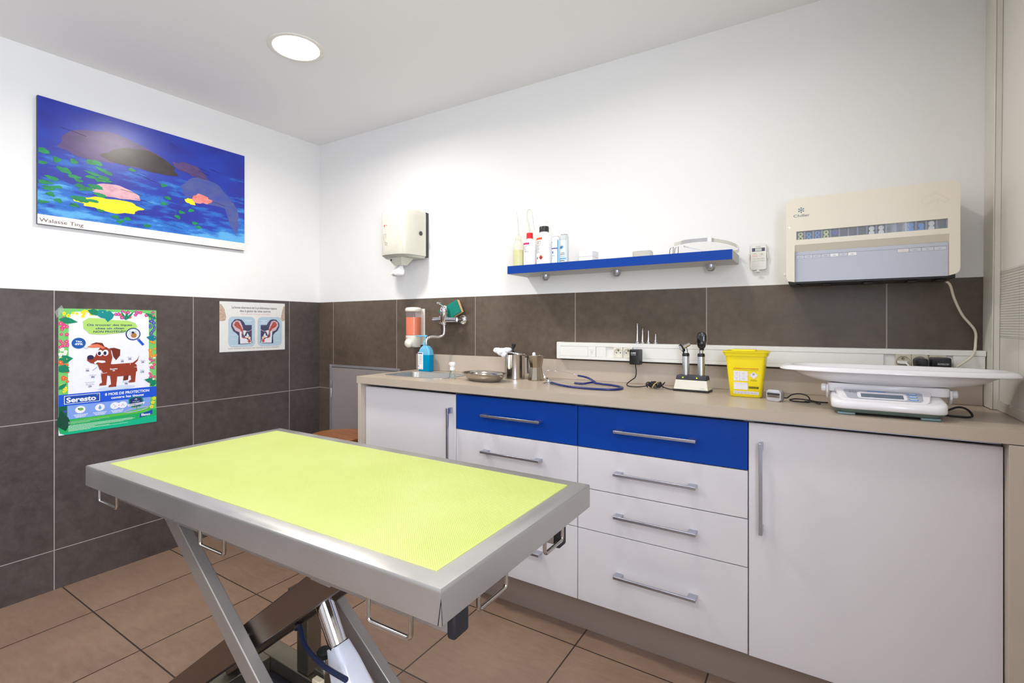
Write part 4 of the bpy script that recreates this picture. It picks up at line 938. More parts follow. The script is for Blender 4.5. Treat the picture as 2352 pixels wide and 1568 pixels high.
# stethoscope
t = thing('stethoscope', 'navy blue stethoscope lying looped on the worktop', 'stethoscope', (2.1, -.16, ZT))
nav = M('navy_tubing', (13, 32, 108), .3, var=.02, coat=.2)
zt = ZT+.0062
m = MB(); m.tube([(1.984, -.212, ZT+.012), (2.03, -.240, zt+.002), (2.09, -.268, zt), (2.16, -.282, zt), (2.22, -.280, zt), (2.270, -.262, zt), (2.288, -.215, zt), (2.275, -.165, zt), (2.23, -.125, zt), (2.18, -.105, zt), (2.142, -.100, zt+.002)], .0058, nav, 14, 7)
m.tube([(2.142, -.100, zt+.002), (2.130, -.105, zt+.006), (2.116, -.125, zt+.004), (2.100, -.145, zt+.001), (2.062, -.140, zt+.001)], .0056, nav, 14, 6)
m.tube([(2.142, -.100, zt+.002), (2.132, -.095, zt+.010), (2.110, -.085, zt+.022), (2.085, -.080, zt+.031), (2.052, -.078, zt+.036)], .0056, nav, 14, 6); m.build('tubing', t, angle=60)
m = MB(); m.tube([(2.066, -.140, zt+.001), (2.01, -.130, zt+.003), (1.95, -.115, zt+.006), (1.918, -.105, zt+.006)], .0021, chrome, 10, 5)
m.tube([(2.056, -.078, zt+.036), (2.01, -.078, zt+.048), (1.96, -.082, zt+.056), (1.915, -.085, zt+.058), (1.896, -.088, zt+.050), (1.888, -.090, zt+.036), (1.894, -.094, zt+.022)], .0021, chrome, 10, 6); m.build('binaurals', t)
for p_ in ((1.913, -.105, zt+.006), (1.896, -.095, zt+.017)):
    m = MB(); m.lathe([(.001, -.008), (.0050, -.006), (.0052, .002), (.003, .007), (.0022, .009)], p_, plastic_w if p_[2] > zt+.01 else rubber, 14); m.build('ear_tip', t)
m = MB(); m.lathe([(.023, 0), (.0245, .0015), (.0245, .004), (.019, .007), (.008, .012), (.0065, .020), (.012, .024), (.0125, .027), (.001, .029)], (1.962, -.195, ZT+.0003), chrome, 28); m.tube([(1.965, -.197, ZT+.0135), (1.992, -.217, ZT+.012)], .0038, chrome, 10); m.build('chest_piece', t, angle=50)

t.scale = (1.075, 1, .80); t.location.x += .010
place(0.0123, -0.0627)
# charging station with otoscope and ophthalmoscope
HX, HY, HR = 2.588, -.090, R(-4)
t = thing('charging_station', 'cream and black charging base with two green lights', 'charger', (HX, HY, ZT), HR)
m = MB(); m.frustum((0, 0), 0, .008, .140, .072, .139, .071, black_pl); m.build('foot', t, bevel=.002, local=True)
m = MB(); m.frustum((0, 0), .0082, .047, .136, .068, .122, .056, M('charger_cream', (232, 229, 216), .35)); o = m.build('housing', t, bevel=.002, local=True)
m = MB(); g = G(m, (.045, -.0335, .0115), (1, 0, 0), (0, .17, 1), (0, -1, 0)); g.text('HEINE', 0, .0035, P((186, 184, 176)), 2, h=.004, al='C'); g.micro(-.014, 0, .014, P((196, 194, 186)), 2, .0012); m.build('print', o, local=True)
m = MB(); m.frustum((0, 0), .0472, .0655, .122, .056, .116, .050, M('charger_dark', (58, 56, 64), .4)); o = m.build('top', t, bevel=.003, local=True)
for x in (-.032, .023):
    m = MB(); m.lathe([(.0001, -.0015), (.0022, -.001), (.0026, .0005)], (x, -.0268, .0568), M('green_led', (170, 235, 20), .3, var=0, emit=2.2), 12, axis='Y'); m.build('charge_light', o, local=True)
def inst(x, name, label):
    p = Matrix.Rotation(HR, 4, 'Z') @ Vector((x, .004, .066)); L = (HX+p.x, HY+p.y, ZT+.066)
    t = thing(name, label, 'instrument', L)
    m = MB(); m.lathe([(.0138, 0), (.0138, .076), (.0134, .077)], L, M('handle_aluminium', (196, 200, 208), .3, 1, var=.03, nscale=80), 32); m.build('handle', t)
    m = MB(); m.lathe([(.0142, .0772), (.0142, .085), (.0125, .0895), (.010, .0905)], L, black_pl, 32); m.build('collar', t, angle=50)
    return t, Vector(L)
t, L = inst(-.0285, 'otoscope', 'otoscope with angled chrome head in the left of the charger')
m = MB(); m.lathe([(.0090, .0908), (.0082, .100), (.0066, .105), (.0052, .112)], L, chrome, 24); m.build('neck', t)
m = MB(); hd = Vector((.74, .52, .42)).normalized(); cc = L+Vector((-.002, 0, .119)); m.tube([cc-hd*.014, cc+hd*.002], .0105, chrome, 24); m.tube([cc+hd*.002, cc+hd*.018], .0085, chrome, 24); o = m.build('head', t)
m = MB(); q0 = cc-hd*.0145; s1 = hd.cross(Vector((0, 0, 1))).normalized(); s2 = s1.cross(hd)
def pt(a, r, d): return tuple(q0+s1*(r*math.cos(a))+s2*(r*math.sin(a))+hd*d)
n = 28; prof_ = [(2*math.pi*i/n, .0155+(.0085 if abs(((2*math.pi*i/n-math.pi*1.5+math.pi) % (2*math.pi))-math.pi) < .18 else 0)) for i in range(n)]
m.loft([[pt(a, r, d) for a, r in prof_] for d in (-.006, 0)], black_pl); m.build('lens_rim', o)
m = MB(); m.raw([pt(2*math.pi*i/24, .0112, -.0064) for i in range(24)], [tuple(range(24))], M('lens_glass', (206, 208, 216), .08, var=0, coat=1)); m.build('lens', o)
t, L = inst(.0325, 'ophthalmoscope', 'ophthalmoscope with a tall black oval head on the right of the charger')
m = MB(); m.lathe([(.0092, .0908), (.0092, .103), (.0075, .105)], L, chrome, 24); m.build('neck', t)
m = MB(); cc = L+Vector((.002, 0, .143)); rings = []
for dy, s in ((-.012, .86), (-.009, .97), (0, 1), (.009, .97), (.012, .86)):
    ring = []
    for i in range(36):
        a = 2*math.pi*i/36; w_ = .0185*math.copysign(abs(math.cos(a))**.62, math.cos(a)); h_ = .0345*math.copysign(abs(math.sin(a))**.62, math.sin(a))
        w_ *= (1+.10*math.sin(a)); ring.append((cc.x+w_*s*.97, cc.y+dy, cc.z+h_*s))
    rings.append(ring)
m.loft(rings, M('gloss_black', (16, 16, 18), .15, var=0, coat=.5)); m.lathe([(.010, -.040), (.0085, -.034), (.012, -.028)], tuple(cc), black_pl, 20); o = m.build('head', t, angle=50)
m = MB(); m.lathe([(.004, 0), (.0044, -.0015), (.002, -.003)], (cc.x+.003, cc.y-.0120, cc.z-.010), M('dark_lens', (90, 96, 112), .1), 14, axis='Y'); m.build('aperture', o)

place(0.0063, -0.0616)
# sharps container
t = thing('sharps_container', 'bright yellow sharps disposal bin with white labels on the worktop', 'bin', (2.797, -.125, ZT))
yel = M('sharps_yellow', (250, 226, 10), .32, var=.01, coat=.15); yel2 = M('sharps_yellow_lid', (252, 232, 30), .3, var=.01)
SHX, SHY = 2.7975, -.128
m = MB(); m.loft([[(x, y, ZT+z) for x, y in rrect(w_, d_, .012, 5, (SHX, SHY))] for z, w_, d_ in ((.0003, .100, .072), (.004, .108, .080), (.06, .118, .087), (.155, .136, .100))], yel); bn = m.build('tub', t, angle=50)
m = MB(); m.loft([[(x, y, ZT+z) for x, y in rrect(w_, d_, .014, 5, (SHX, SHY))] for z, w_, d_ in ((.1552, .137, .101), (.1555, .146, .110), (.168, .152, .115), (.1705, .160, .120), (.1725, .160, .120), (.175, .140, .104), (.172, .130, .096))], yel2); m.build('lid', t, angle=50)
m = MB(); m.loft([[(x, y, ZT+z) for x, y in rrect(.085, .05, .01, 4, (SHX-.008, SHY))] for z in (.1725, .179)], yel2); m.build('lid_flap', t, bevel=.002)
m = MB(); tilt = (.100-.080)/2/.150
g = G(m, (SHX, SHY-.0402-.0004, ZT+.004), (1, 0, 0), (0, -tilt*.92, 1), (0, -1, tilt)); red = P((206, 62, 16)); wh = P((236, 234, 240)); bk = P((60, 54, 12)); ol = P((120, 106, 10)); lg = P((184, 184, 190))
g.rect(-.040, .104, .0445, .1062, red, 1); g.text('DANGER BIOLOGIQUE', .002, .1043, P((240, 190, 60)), 2, h=.0016, w=.03, al='C')
g.text("DECHETS D'ACTIVITES DE SOINS A RISQUES INFECTIEUX", -.041, .0985, ol, 1, h=.0026, w=.087)
g.rect(-.040, .058, .008, .095, wh, 1); g.rect(-.0195, .058, -.0188, .095, lg, 2); g.rect(-.040, .0762, .008, .0767, lg, 2)
for (a, b) in ((-.030, .086), (-.030, .067)): g.line([(a-.006, b+.003), (a, b), (a+.006, b+.004)], .0012, lg, 2); g.line([(a, b), (a+.001, b-.006)], .0012, lg, 2)
for (a, b) in ((-.006, .086), (-.006, .067)): g.ring(a, b, .004, .0008, lg, 2, 4)
g.rect(-.040, .025, .008, .052, wh, 1); g.rect(-.040, .0475, .008, .0480, lg, 2)
g.rect(-.040, .0085, .0445, .0195, wh, 1)
for k in range(3): g.micro(-.038, .016-k*.0028, .042, P((130, 130, 134)), 2, .0011, seed=k+3)
g.poly([(.028, .0665), (.0435, .0805), (.028, .0945), (.0125, .0805)], wh, 1); g.line([(.028, .0675), (.0425, .0805), (.028, .0935), (.0135, .0805), (.028, .0675)], .0006, lg, 2)
for a in (90, 210, 330): g.ring(.028+.0022*math.cos(R(a)), .0845+.0022*math.sin(R(a)), .0018, .0009, P((40, 40, 46)), 2, 10)
g.text('UN3291', .028, .0605, bk, 1, h=.0035, w=.021, al='C'); g.rect(.0175, .0585, .0385, .059, bk, 1)
rnd = random.Random(8); a = .0105
while a < .0435: w_ = rnd.choice((.0005, .0009, .0014)); g.rect(a, .030, a+w_, .0385, P((24, 22, 10)), 1); a += w_+rnd.choice((.0005, .0008))
m.build('printed_labels', bn)

place(0.0035, -0.0593)
# chrome cased control unit with lead
t = thing('hand_unit', 'small rounded chrome-fronted unit between the yellow bin and the scale', 'device', (2.898, -.215, ZT))
m = MB(); T = Matrix.Translation((2.900, -.218, ZT+.0003)) @ Matrix.Rotation(R(-20), 4, 'Z')
m.loft([[(x, y, z) for x, z in rrect(.050-d, .041-d, .011, 6, (0, .0207))] for y, d in ((-.012, .006), (-.011, .001), (-.009, 0), (.016, .001), (.024, .012))], M('unit_silver', (206, 208, 214), .25, .5), T=T); o = m.build('case', t, angle=45)
m = MB(); g = G(m, T @ Vector((0, -.0121, 0)), T.to_3x3() @ Vector((1, 0, 0)), (0, 0, 1), T.to_3x3() @ Vector((0, -1, 0)))
g.rect(-.021, .0225, .021, .030, P((60, 58, 60), .3), 1); g.rect(-.021, .0135, .021, .0225, M('band_steel', (150, 142, 134), .3, .8), 1); g.micro(-.012, .017, .012, P((70, 60, 54)), 2, .0022); m.build('band', o)
m = MB(); z_ = ZT+.003; m.tube([(2.918, -.205, ZT+.016), (2.935, -.19, z_+.008), (2.95, -.17, z_+.018), (2.975, -.14, z_+.020), (2.999, -.15, z_+.014), (3.005, -.19, z_), (2.985, -.205, z_), (2.955, -.20, z_), (2.945, -.185, z_+.002), (2.965, -.165, z_+.004), (3.0, -.175, z_+.004), (3.03, -.18, z_), (3.058, -.178, z_)], .0022, rubber, 8, 7)
m.tube([(2.99, -.185, z_), (3.015, -.20, z_+.002), (3.028, -.215, z_), (3.036, -.222, z_)], .0022, rubber, 8, 5); m.build('lead', t)

place(-.0055, -.0580)
# ---------------------------------------------------------------- baby / pet scale
t = thing('weighing_scale', 'white digital pet scale with a wide shallow tray', 'scale', (3.21, -.27, ZT))
SXc = 3.213
def sec(w, y0, y1, z, r=.03, zf=None, xo=0):
    out = []
    for x, y in rrect(w, y1-y0, r, 6, (SXc+xo, (y0+y1)/2)):
        f_ = (y-y0)/(y1-y0); out.append((x, y, z if zf is None else zf+(z-zf)*min(1, f_*3.1)))
    return out
m = MB(); m.loft([sec(.246, -.402, -.15, ZT+.008, xo=-.006), sec(.256, -.407, -.147, ZT+.012, xo=-.006), sec(.264, -.410, -.145, ZT+.020, xo=-.006)], M('scale_green_base', (96, 116, 110), .4)); m.build('base_plate', t, angle=50)
for x in (SXc-.103, SXc+.092):
    for y in (-.39, -.17): m = MB(); m.box(x-.022, x+.022, y-.012, y+.012, ZT+.0003, ZT+.008, M('scale_foot', (128, 158, 164), .5)); m.build('foot', t, bevel=.003)
m = MB(); m.loft([sec(.268, -.414, -.143, ZT+.0202, xo=-.006), sec(.272, -.416, -.142, ZT+.024, xo=-.006), sec(.272, -.416, -.142, ZT+.062, zf=ZT+.036, xo=-.006), sec(.265, -.412, -.146, ZT+.070, zf=ZT+.042, xo=-.006), sec(.248, -.402, -.156, ZT+.073, zf=ZT+.046, r=.025, xo=-.006)], plastic_scale); hb = m.build('housing', t, angle=60)
# raised control panel
sl = math.atan2(.030, .075); T = Matrix.Translation((SXc-.014, -.398, ZT+.0462)) @ Matrix.Rotation(sl, 4, 'X')
m = MB(); m.loft([[(x, y, z) for x, y in [(-.098, 0), (.098, 0), (.106, .012), (.116, .070), (-.116, .070), (-.106, .012)]] for z in (-.012, .0022)], plastic_scale, T=T); m.build('console', t, bevel=.002)
m = MB(); g = G(m, T @ Vector((0, .004, .0024)), (1, 0, 0), T.to_3x3() @ Vector((0, 1, 0)), T.to_3x3() @ Vector((0, 0, 1)))
g.poly([(-.078, .0), (.084, .0), (.092, .010), (.094, .052), (.088, .058), (-.090, .058), (-.096, .052), (-.086, .006)], P((176, 180, 190), .35), 1)
g.poly([(a*1.0, b) for a, b in rrect(.118, .040, .010, 5, (-.002, .026))], P((236, 234, 240), .3), 2); g.rect(-.052, .012, .049, .036, P((102, 114, 128), .25), 3)
g.rect(-.036, .049, .010, .053, P((74, 134, 206)), 2); g.text('MTB 20', -.081, .040, P((70, 74, 86)), 2, h=.005, w=.019, bold=.02); g.micro(-.080, .034, -.062, P((130, 134, 146)), 2, .0018)
for k in range(3): g.poly(rrect(.021, .009, .004, 4, (.071, .046-k*.0165)), P((64, 134, 214)), 2); g.poly(rrect(.017, .004, .002, 4, (.071, .0475-k*.0165)), P((226, 236, 250)), 3)
m.build('control_panel', hb)
# cradle below the tray and its knobs
m = MB(); m.loft([[(x, y, z) for x, y in rrect(w_, .14, .02, 4, (SXc, -.250))] for z, w_ in ((ZT+.060, .300), (ZT+.080, .302), (ZT+.087, .29))], plastic_scale)
for s in (-1, 1): m.loft([[(SXc+s*.150+a, y, z) for a in (-.003, .003) for (y, z) in ()] or [(SXc+s*.1500+d, y, z) for y, z in ((-.318, ZT+.080), (-.318, ZT+.056), (-.300, ZT+.036), (-.270, ZT+.056), (-.270, ZT+.080))] for d in (-.003, .003)], plastic_scale)
m.build('tray_cradle', t, bevel=.002)
for s in (-1, 1):
    m = MB(); x = SXc+s*.1535; m.lathe([(.013+.0008*(0), 0), (.0135, s*.004), (.0135, s*.010), (.011, s*.013), (.001, s*.0135)], (x, -.295, ZT+.068), plastic_scale, 24, axis='X'); m.build('knob', t)
m = MB(); rings = []; TC = (3.222, -.272); 
def tr_(a, b, z, e=2.7, n=72): return [(TC[0]+a*math.copysign(abs(math.cos(w_))**(2/e), math.cos(w_)), TC[1]+b*math.copysign(abs(math.sin(w_))**(2/e), math.sin(w_)), z) for w_ in [2*math.pi*i/n for i in range(n)]]
for a, b, z in ((.13, .050, ZT+.087), (.17, .062, ZT+.090), (.205, .074, ZT+.098), (.232, .084, ZT+.109), (.256, .092, ZT+.1235), (.288, .106, ZT+.1235), (.2945, .110, ZT+.1255), (.2945, .110, ZT+.1285), (.286, .104, ZT+.137), (.272, .097, ZT+.1405), (.262, .092, ZT+.1395), (.236, .080, ZT+.122), (.20, .068, ZT+.104), (.15, .05, ZT+.094), (.06, .02, ZT+.092)): rings.append(tr_(a, b, z))
m.loft(rings, plastic_scale); m.build('tray', t, angle=60)
m = MB(); m.tube([(SXc+.140, -.30, ZT+.018), (SXc+.17, -.28, ZT+.030), (SXc+.195, -.26, ZT+.022), (SXc+.20, -.28, ZT+.005), (SXc+.16, -.29, ZT+.004), (SXc+.13, -.28, ZT+.006)], .003, rubber, 8, 6); m.build('cable', t)

place(0, 0)
# ---------------------------------------------------------------- pictures and posters on the left wall
fu, fv, fn = (0, 1, 0), (0, 0, 1), (1, 0, 0)
# large blue print on board: generic underwater brushwork
t = thing('painting_print', 'large deep-blue underwater art print on board, on the white wall', 'picture', (0, -1.053, 1.717))
m = MB(); m.box(.001, .0185, -1.5395, -.5660, 1.7185, 2.3108, M('board_edge', (30, 26, 44), .5)); m.build('board', t)
art = N('blue_brushwork'); s_ = art.obj; v = art.add('ShaderNodeSeparateXYZ'); art.link(s_, v.inputs[0])
n1 = art.noise(s_, 3.2, 6, .62, (1, 1, 3.4)); n2 = art.noise(s_, 14, 5, .6, (1, .6, 3.2)); n3 = art.noise(s_, 5, 4, .5, (1, 1, 2))
z_ = art.math('DIVIDE', v.outputs[2], .59)
k1 = art.math('ADD', art.math('MULTIPLY', n1, 1.0), art.math('MULTIPLY', n2, .45))
lowness = art.ramp(z_, .0, .8, .34, 0); f = art.math('ADD', k1, lowness)
col = art.mix(art.ramp(n3, .3, .7, 0, 1), lin((36, 42, 148)), lin((30, 62, 176)))
col = art.mix(art.ramp(f, .88, .97, 0, 1), col, lin((36, 108, 196))); col = art.mix(art.ramp(f, 1.0, 1.10, 0, 1), col, lin((92, 170, 226)))
st_ = art.math('GREATER_THAN', n2, .66); col = art.mix(art.math('MULTIPLY', st_, .35), col, lin((18, 22, 84)))
art.link(col, art.b.inputs['Base Color']); art.b.inputs['Roughness'].default_value = .3
def soft(name, ca, cb, sc=9):
    n = N(name); f = n.noise(n.obj, sc, 5, .65, (1, 1, 2)); n.link(n.mix(n.ramp(f, .35, .65, 0, 1), lin(ca), lin(cb)), n.b.inputs['Base Color']); n.b.inputs['Roughness'].default_value = .3; return n.m
pur = soft('violet_wash', (72, 56, 104), (98, 70, 128)); blk = soft('umber_wash', (44, 38, 38), (64, 52, 56)); mauve = soft('slate_violet_wash', (84, 92, 148), (62, 78, 160)); pink = soft('coral_wash', (232, 150, 150), (226, 116, 100), 20); ros = soft('rose_wash', (206, 150, 166), (228, 184, 190), 20); yel3 = soft('yellow_paint', (244, 236, 40), (236, 222, 30)); grn = soft('leaf_green_paint', (22, 150, 86), (12, 118, 74), 25); dkl = P((26, 24, 60), .35)
m = MB(); g = G(m, (.0187, -1.5395, 1.7185), fu, fv, fn, .0002); g.rect(0, 0, .9735, .5923, P((238, 234, 228), .4), 0); g.rect(0, .046, .9735, .5923, art.m, 1)
def blobp(cx_, cy_, a, b, rot, mt, L, seed, amp=.08, n=40, bend=0):
    rr_ = random.Random(seed); p1, p2, p3 = (rr_.uniform(0, 6) for _ in range(3)); pts = []
    for i in range(n):
        w_ = 2*math.pi*i/n; q_ = 1+amp*math.sin(3*w_+p1)+amp*.6*math.sin(7*w_+p2)+amp*.4*math.sin(11*w_+p3)
        x, y = a*q_*math.cos(w_), b*q_*math.sin(w_); y += bend*(x*x/(a*a)-.5)*b; c_, s2_ = math.cos(rot), math.sin(rot)
        pts.append((min(.97, max(.003, cx_+x*c_-y*s2_)), min(.589, max(.049, cy_+x*s2_+y*c_))))
    g.poly(pts, mt, L)
# broad plain colour washes
blobp(.30, .415, .235, .075, .02, pur, 2, 3, .06, bend=-.5); blobp(.42, .400, .170, .052, .0, blk, 3, 5, .07, bend=-.4)
blobp(.75, .300, .145, .072, -.15, mauve, 2, 8, .06, bend=-.5); blobp(.90, .20, .035, .09, .2, mauve, 2, 31, .10)
blobp(.715, .265, .055, .026, .1, pink, 3, 9, .14); blobp(.655, .24, .028, .015, -.3, yel3, 4, 12, .12)
blobp(.30, .210, .105, .033, 0, ros, 3, 13, .05, bend=-.4); blobp(.28, .140, .135, .034, .02, yel3, 4, 15, .12, bend=-.2)
blobp(.66, .42, .09, .03, -.2, pur, 3, 17, .12)
rnd = random.Random(21)
for i in range(34):
    a = rnd.uniform(.01, .26); b = .36-rnd.random()*.20+(.02 if a > .15 else 0); blobp(a, b if i < 26 else .1+rnd.random()*.07, rnd.uniform(.015, .031), rnd.uniform(.007, .013), rnd.uniform(-.3, .2), grn, 5, i, .15, 14)
for a, b in ((.52, .30), (.54, .235), (.52, .20), (.61, .17), (.66, .19), (.59, .14), (.68, .12), (.70, .10), (.35, .085), (.32, .066), (.30, .085), (.44, .065), (.37, .345), (.27, .30)): blobp(a, b, .017, .009, rnd.uniform(-.4, .3), grn, 5, int(a*99), .15, 14)
for i in range(16):
    a, b, l_ = rnd.uniform(.03, .85), rnd.uniform(.08, .56), rnd.uniform(.03, .10); g.line([(a, b), (a+l_*.5, b-.004), (a+l_, b-.012)], .0016, dkl, 6)
g.text('Walasse Ting', .0065, .0125, P((92, 66, 72)), 2, h=.0165, w=.162); g.micro(.925, .008, .965, P((176, 170, 166)), 2, .0016); g.rect(.0, .0, .9735, .0012, P((70, 66, 72)), 2)
m.build('print', t, flat=True)

# tick poster
t = thing('tick_poster', 'colourful advice poster about ticks with a brown cartoon dog', 'poster', (0, -1.256, .726))
m = MB(); PW_, PH = .412, .606; g = G(m, (.0012, -1.4605, .7260), fu, fv, fn, .00015)
m.box(.0002, .0011, -1.4605, -1.4605+PW_, .726, .726+PH, P((236, 238, 240)))
W0 = P((240, 242, 250), .35); gr1 = P((30, 176, 100), .35); gr2 = P((10, 132, 96), .35); bl1 = P((24, 86, 214), .35); nv = P((20, 52, 112), .35); lb2 = P((128, 164, 236), .35); lime2 = P((178, 220, 112), .35)
g.rect(0, 0, PW_, PH, P((118, 202, 110), .35), 1)
g.poly([(x, y) for x, y in rrect(.338, .42, .035, 6, (.207, .382))], W0, 2); g.rect(.036, .17, .38, .30, W0, 2)
def tr2(px, py):   # poster picture proportions (0..1, 0..1 from the top) to metres
    return px*PW_, (1-py)*PH
# flower borders
cols = [P(c_, .4) for c_ in ((226, 58, 140), (240, 232, 50), (238, 92, 60), (240, 240, 236), (200, 60, 160), (70, 80, 180), (240, 140, 60), (20, 150, 110))]
rnd = random.Random(4)
def flower(a, b, r_, c_, L):
    for k in range(5): w_ = 2*math.pi*k/5+.3; g.ell(a+r_*.6*math.cos(w_), b+r_*.6*math.sin(w_), r_*.42, r_*.42, c_, L, 7)
    g.ell(a, b, r_*.25, r_*.25, cols[1] if c_ is not cols[1] else cols[6], L+1, 6)
def leaf(a, b, l_, w_, rot, c_, L):
    P0 = [(0, 0), (.3, .5), (.6, .42), (1, 0), (.6, -.42), (.3, -.5)]; g.poly([(a+l_*x*math.cos(rot)-w_*y*math.sin(rot), b+l_*x*math.sin(rot)+w_*y*math.cos(rot)) for x, y in P0], c_, L)
for i in range(150):
    side = i % 3
    if side == 0: a, b = rnd.uniform(.006, .034), rnd.uniform(.20, .56)
    elif side == 1: a, b = rnd.uniform(PW_-.034, PW_-.006), rnd.uniform(.22, .57)
    else: a, b = rnd.uniform(.01, PW_-.01), rnd.uniform(.565, .60)
    yy = 1-b/PH
    if side == 2: c_ = cols[1] if a < .13 else (cols[3] if a < .22 else cols[rnd.choice((0, 2, 4))])
    elif side == 0: c_ = cols[0] if yy < .32 else (cols[3] if yy < .4 else (cols[2] if yy < .6 else cols[1]))
    else: c_ = cols[5] if yy < .26 else (cols[6] if yy < .42 else cols[rnd.choice((0, 4, 3))])
    flower(a, b, rnd.uniform(.006, .010), c_, 5)
for a, b, l_, w_, r_, c_ in ((.0, .555, .075, .03, -.2, gr2), (.11, .60, .07, .03, -.35, gr2), (.155, .603, .06, .045, -.9, P((0, 140, 140), .4)), (.20, .60, .06, .045, -1.7, P((0, 140, 140), .4)), (.27, .552, .05, .012, 2.0, gr2), (.27, .552, .055, .012, 1.4, gr2), (.27, .552, .06, .012, .9, gr2), (.412, .56, .06, .02, 2.6, gr2), (.0, .36, .055, .04, .1, gr2), (.0, .33, .05, .04, -.6, gr2), (.412, .45, .05, .03, 2.9, P((0, 120, 150), .4)), (.412, .22, .06, .03, 2.9, gr2), (.38, .20, .04, .02, .4, gr2), (.0, .22, .04, .02, .7, gr2), (.0, .31, .045, .018, .3, gr2)): leaf(a, b, l_, w_, r_, c_, 4)
# headline bubble
g.poly([(.095+.0, .51), (.092, .545), (.115, .562), (.15, .560), (.20, .553), (.28, .549), (.315, .536), (.322, .515), (.30, .492), (.25, .486), (.17, .478), (.12, .482)], lime2, 3)
for k, (s, w_) in enumerate((('Où trouver des tiques', .190), ('chez un chien', .121), ('NON PROTÉGÉ?*', .138))): g.text(s, .203, (.522, .505, .488)[k], nv, 4, h=.0098, w=w_, al='C', bold=.022)
g.ell(.076, .438, .0275, .0265, P((22, 90, 170), .35), 3, 28); g.text('Tête', .076, .4425, W0, 4, h=.0075, w=.024, al='C', bold=.03); g.text('49%', .076, .4285, W0, 4, h=.010, w=.032, al='C', bold=.03)
# magnifier with tick
g.ell(.303, .479, .0335, .0325, nv, 4, 28); g.ell(.303, .479, .0285, .0275, P((220, 228, 240), .3), 5, 28); g.line([(.325, .452), (.350, .420)], .012, bl1, 4); g.line([(.322, .456), (.329, .447)], .007, P((120, 130, 160)), 5)
g.ell(.306, .472, .013, .013, P((182, 120, 50)), 6); g.ell(.302, .487, .006, .006, P((36, 30, 40)), 7)
for s in (-1, 1):
    for k in range(3): g.line([(.302, .486), (.302+s*.012, .492-k*.006), (.302+s*.016, .497-k*.009)], .001, P((90, 90, 100)), 6)
# plain brown dog standing
br = P((150, 58, 36), .35); br2 = P((116, 42, 28), .35)
g.ell(.232, .205, .080, .010, P((206, 222, 242), .35), 3)
g.poly([(.185, .330), (.215, .326), (.300, .328), (.318, .318), (.322, .285), (.300, .262), (.215, .262), (.180, .275), (.165, .300)], br, 5)
for a, b, w1, w2, bb in ((.178, .285, .028, .018, .222), (.218, .275, .032, .022, .210), (.318-.015, .300, .030, .018, .226)):
    g.poly([(a-w1/2, b), (a+w1/2, b), (a+w2/2, bb+.008), (a+w2/2, bb), (a-w2/2-.012, bb), (a-w2/2-.010, bb+.009), (a-w2/2, bb+.014)], br, 6)
g.poly([(.262, .270), (.284, .270), (.280, .240), (.258, .238)], br2, 4)
g.poly([(.306, .318), (.324, .338), (.332, .370), (.322, .345), (.298, .326)], br, 5)
g.poly([(.160, .300), (.205, .325), (.212, .360), (.205, .400), (.185, .416), (.160, .412), (.148, .392), (.140, .368), (.120, .362), (.110, .370), (.108, .352), (.122, .338), (.150, .330)], br, 6)
g.ell(.122, .366, .0135, .0115, P((28, 26, 70)), 8); g.poly([(.136, .340), (.150, .350), (.180, .346), (.184, .338), (.170, .335), (.150, .340), (.140, .330)], W0, 8)
for a in (.160, .183): g.ell(a, .386, .0125, .0155, W0, 8); g.ell(a-.002, .384, .0065, .0095, P((28, 26, 70)), 9)
g.poly([(.198, .408), (.220, .410), (.246, .400), (.245, .370), (.228, .346), (.216, .365), (.210, .395)], br2, 8)
g.poly([(.182, .412), (.170, .432), (.145, .436), (.106, .418), (.130, .414), (.160, .414), (.172, .405)], P((232, 118, 84)), 7); g.poly([(.182, .412), (.170, .436), (.145, .440), (.118, .430), (.150, .431), (.166, .424)], br2, 8)
for a, b, s, n_ in ((.110, .308, 'Cou', '9%'), (.132, .275, 'Poitrine', '8%'), (.120, .240, 'Extrémités', None), (.255, .345, 'Dos', '3%'), (.288, .355, 'Flancs', '5%'), (.347, .335, 'Queue', '2%'), (.345, .283, 'Pattes', '12%'), (.272, .228, 'Abdomen', '4%')):
    tg = P((150, 156, 176)); g.text(s, a, b, tg, 10, h=.0058, al='C')
    if n_: g.text(n_, a, b-.0105, nv, 10, h=.0078, al='C', bold=.02)
g.text('des pattes', .120, .2305, P((150, 156, 176)), 10, h=.0058, al='C'); g.text('2%', .120, .219, nv, 10, h=.0078, al='C', bold=.02)
g.text('Epaules', .218, .299, W0, 10, h=.0062, w=.032, al='C', bold=.03); g.text('6%', .218, .290, W0, 10, h=.0062, al='C', bold=.03)
for p_ in ([(.094, .418), (.104, .410), (.112, .412)], [(.130, .300), (.148, .316)], [(.150, .278), (.190, .285)], [(.290, .345), (.290, .318)], [(.325, .302), (.308, .306)], [(.248, .235), (.244, .255)]): g.line(p_, .0016, P((90, 110, 130)) if p_[0][0] < .14 else W0, 10)
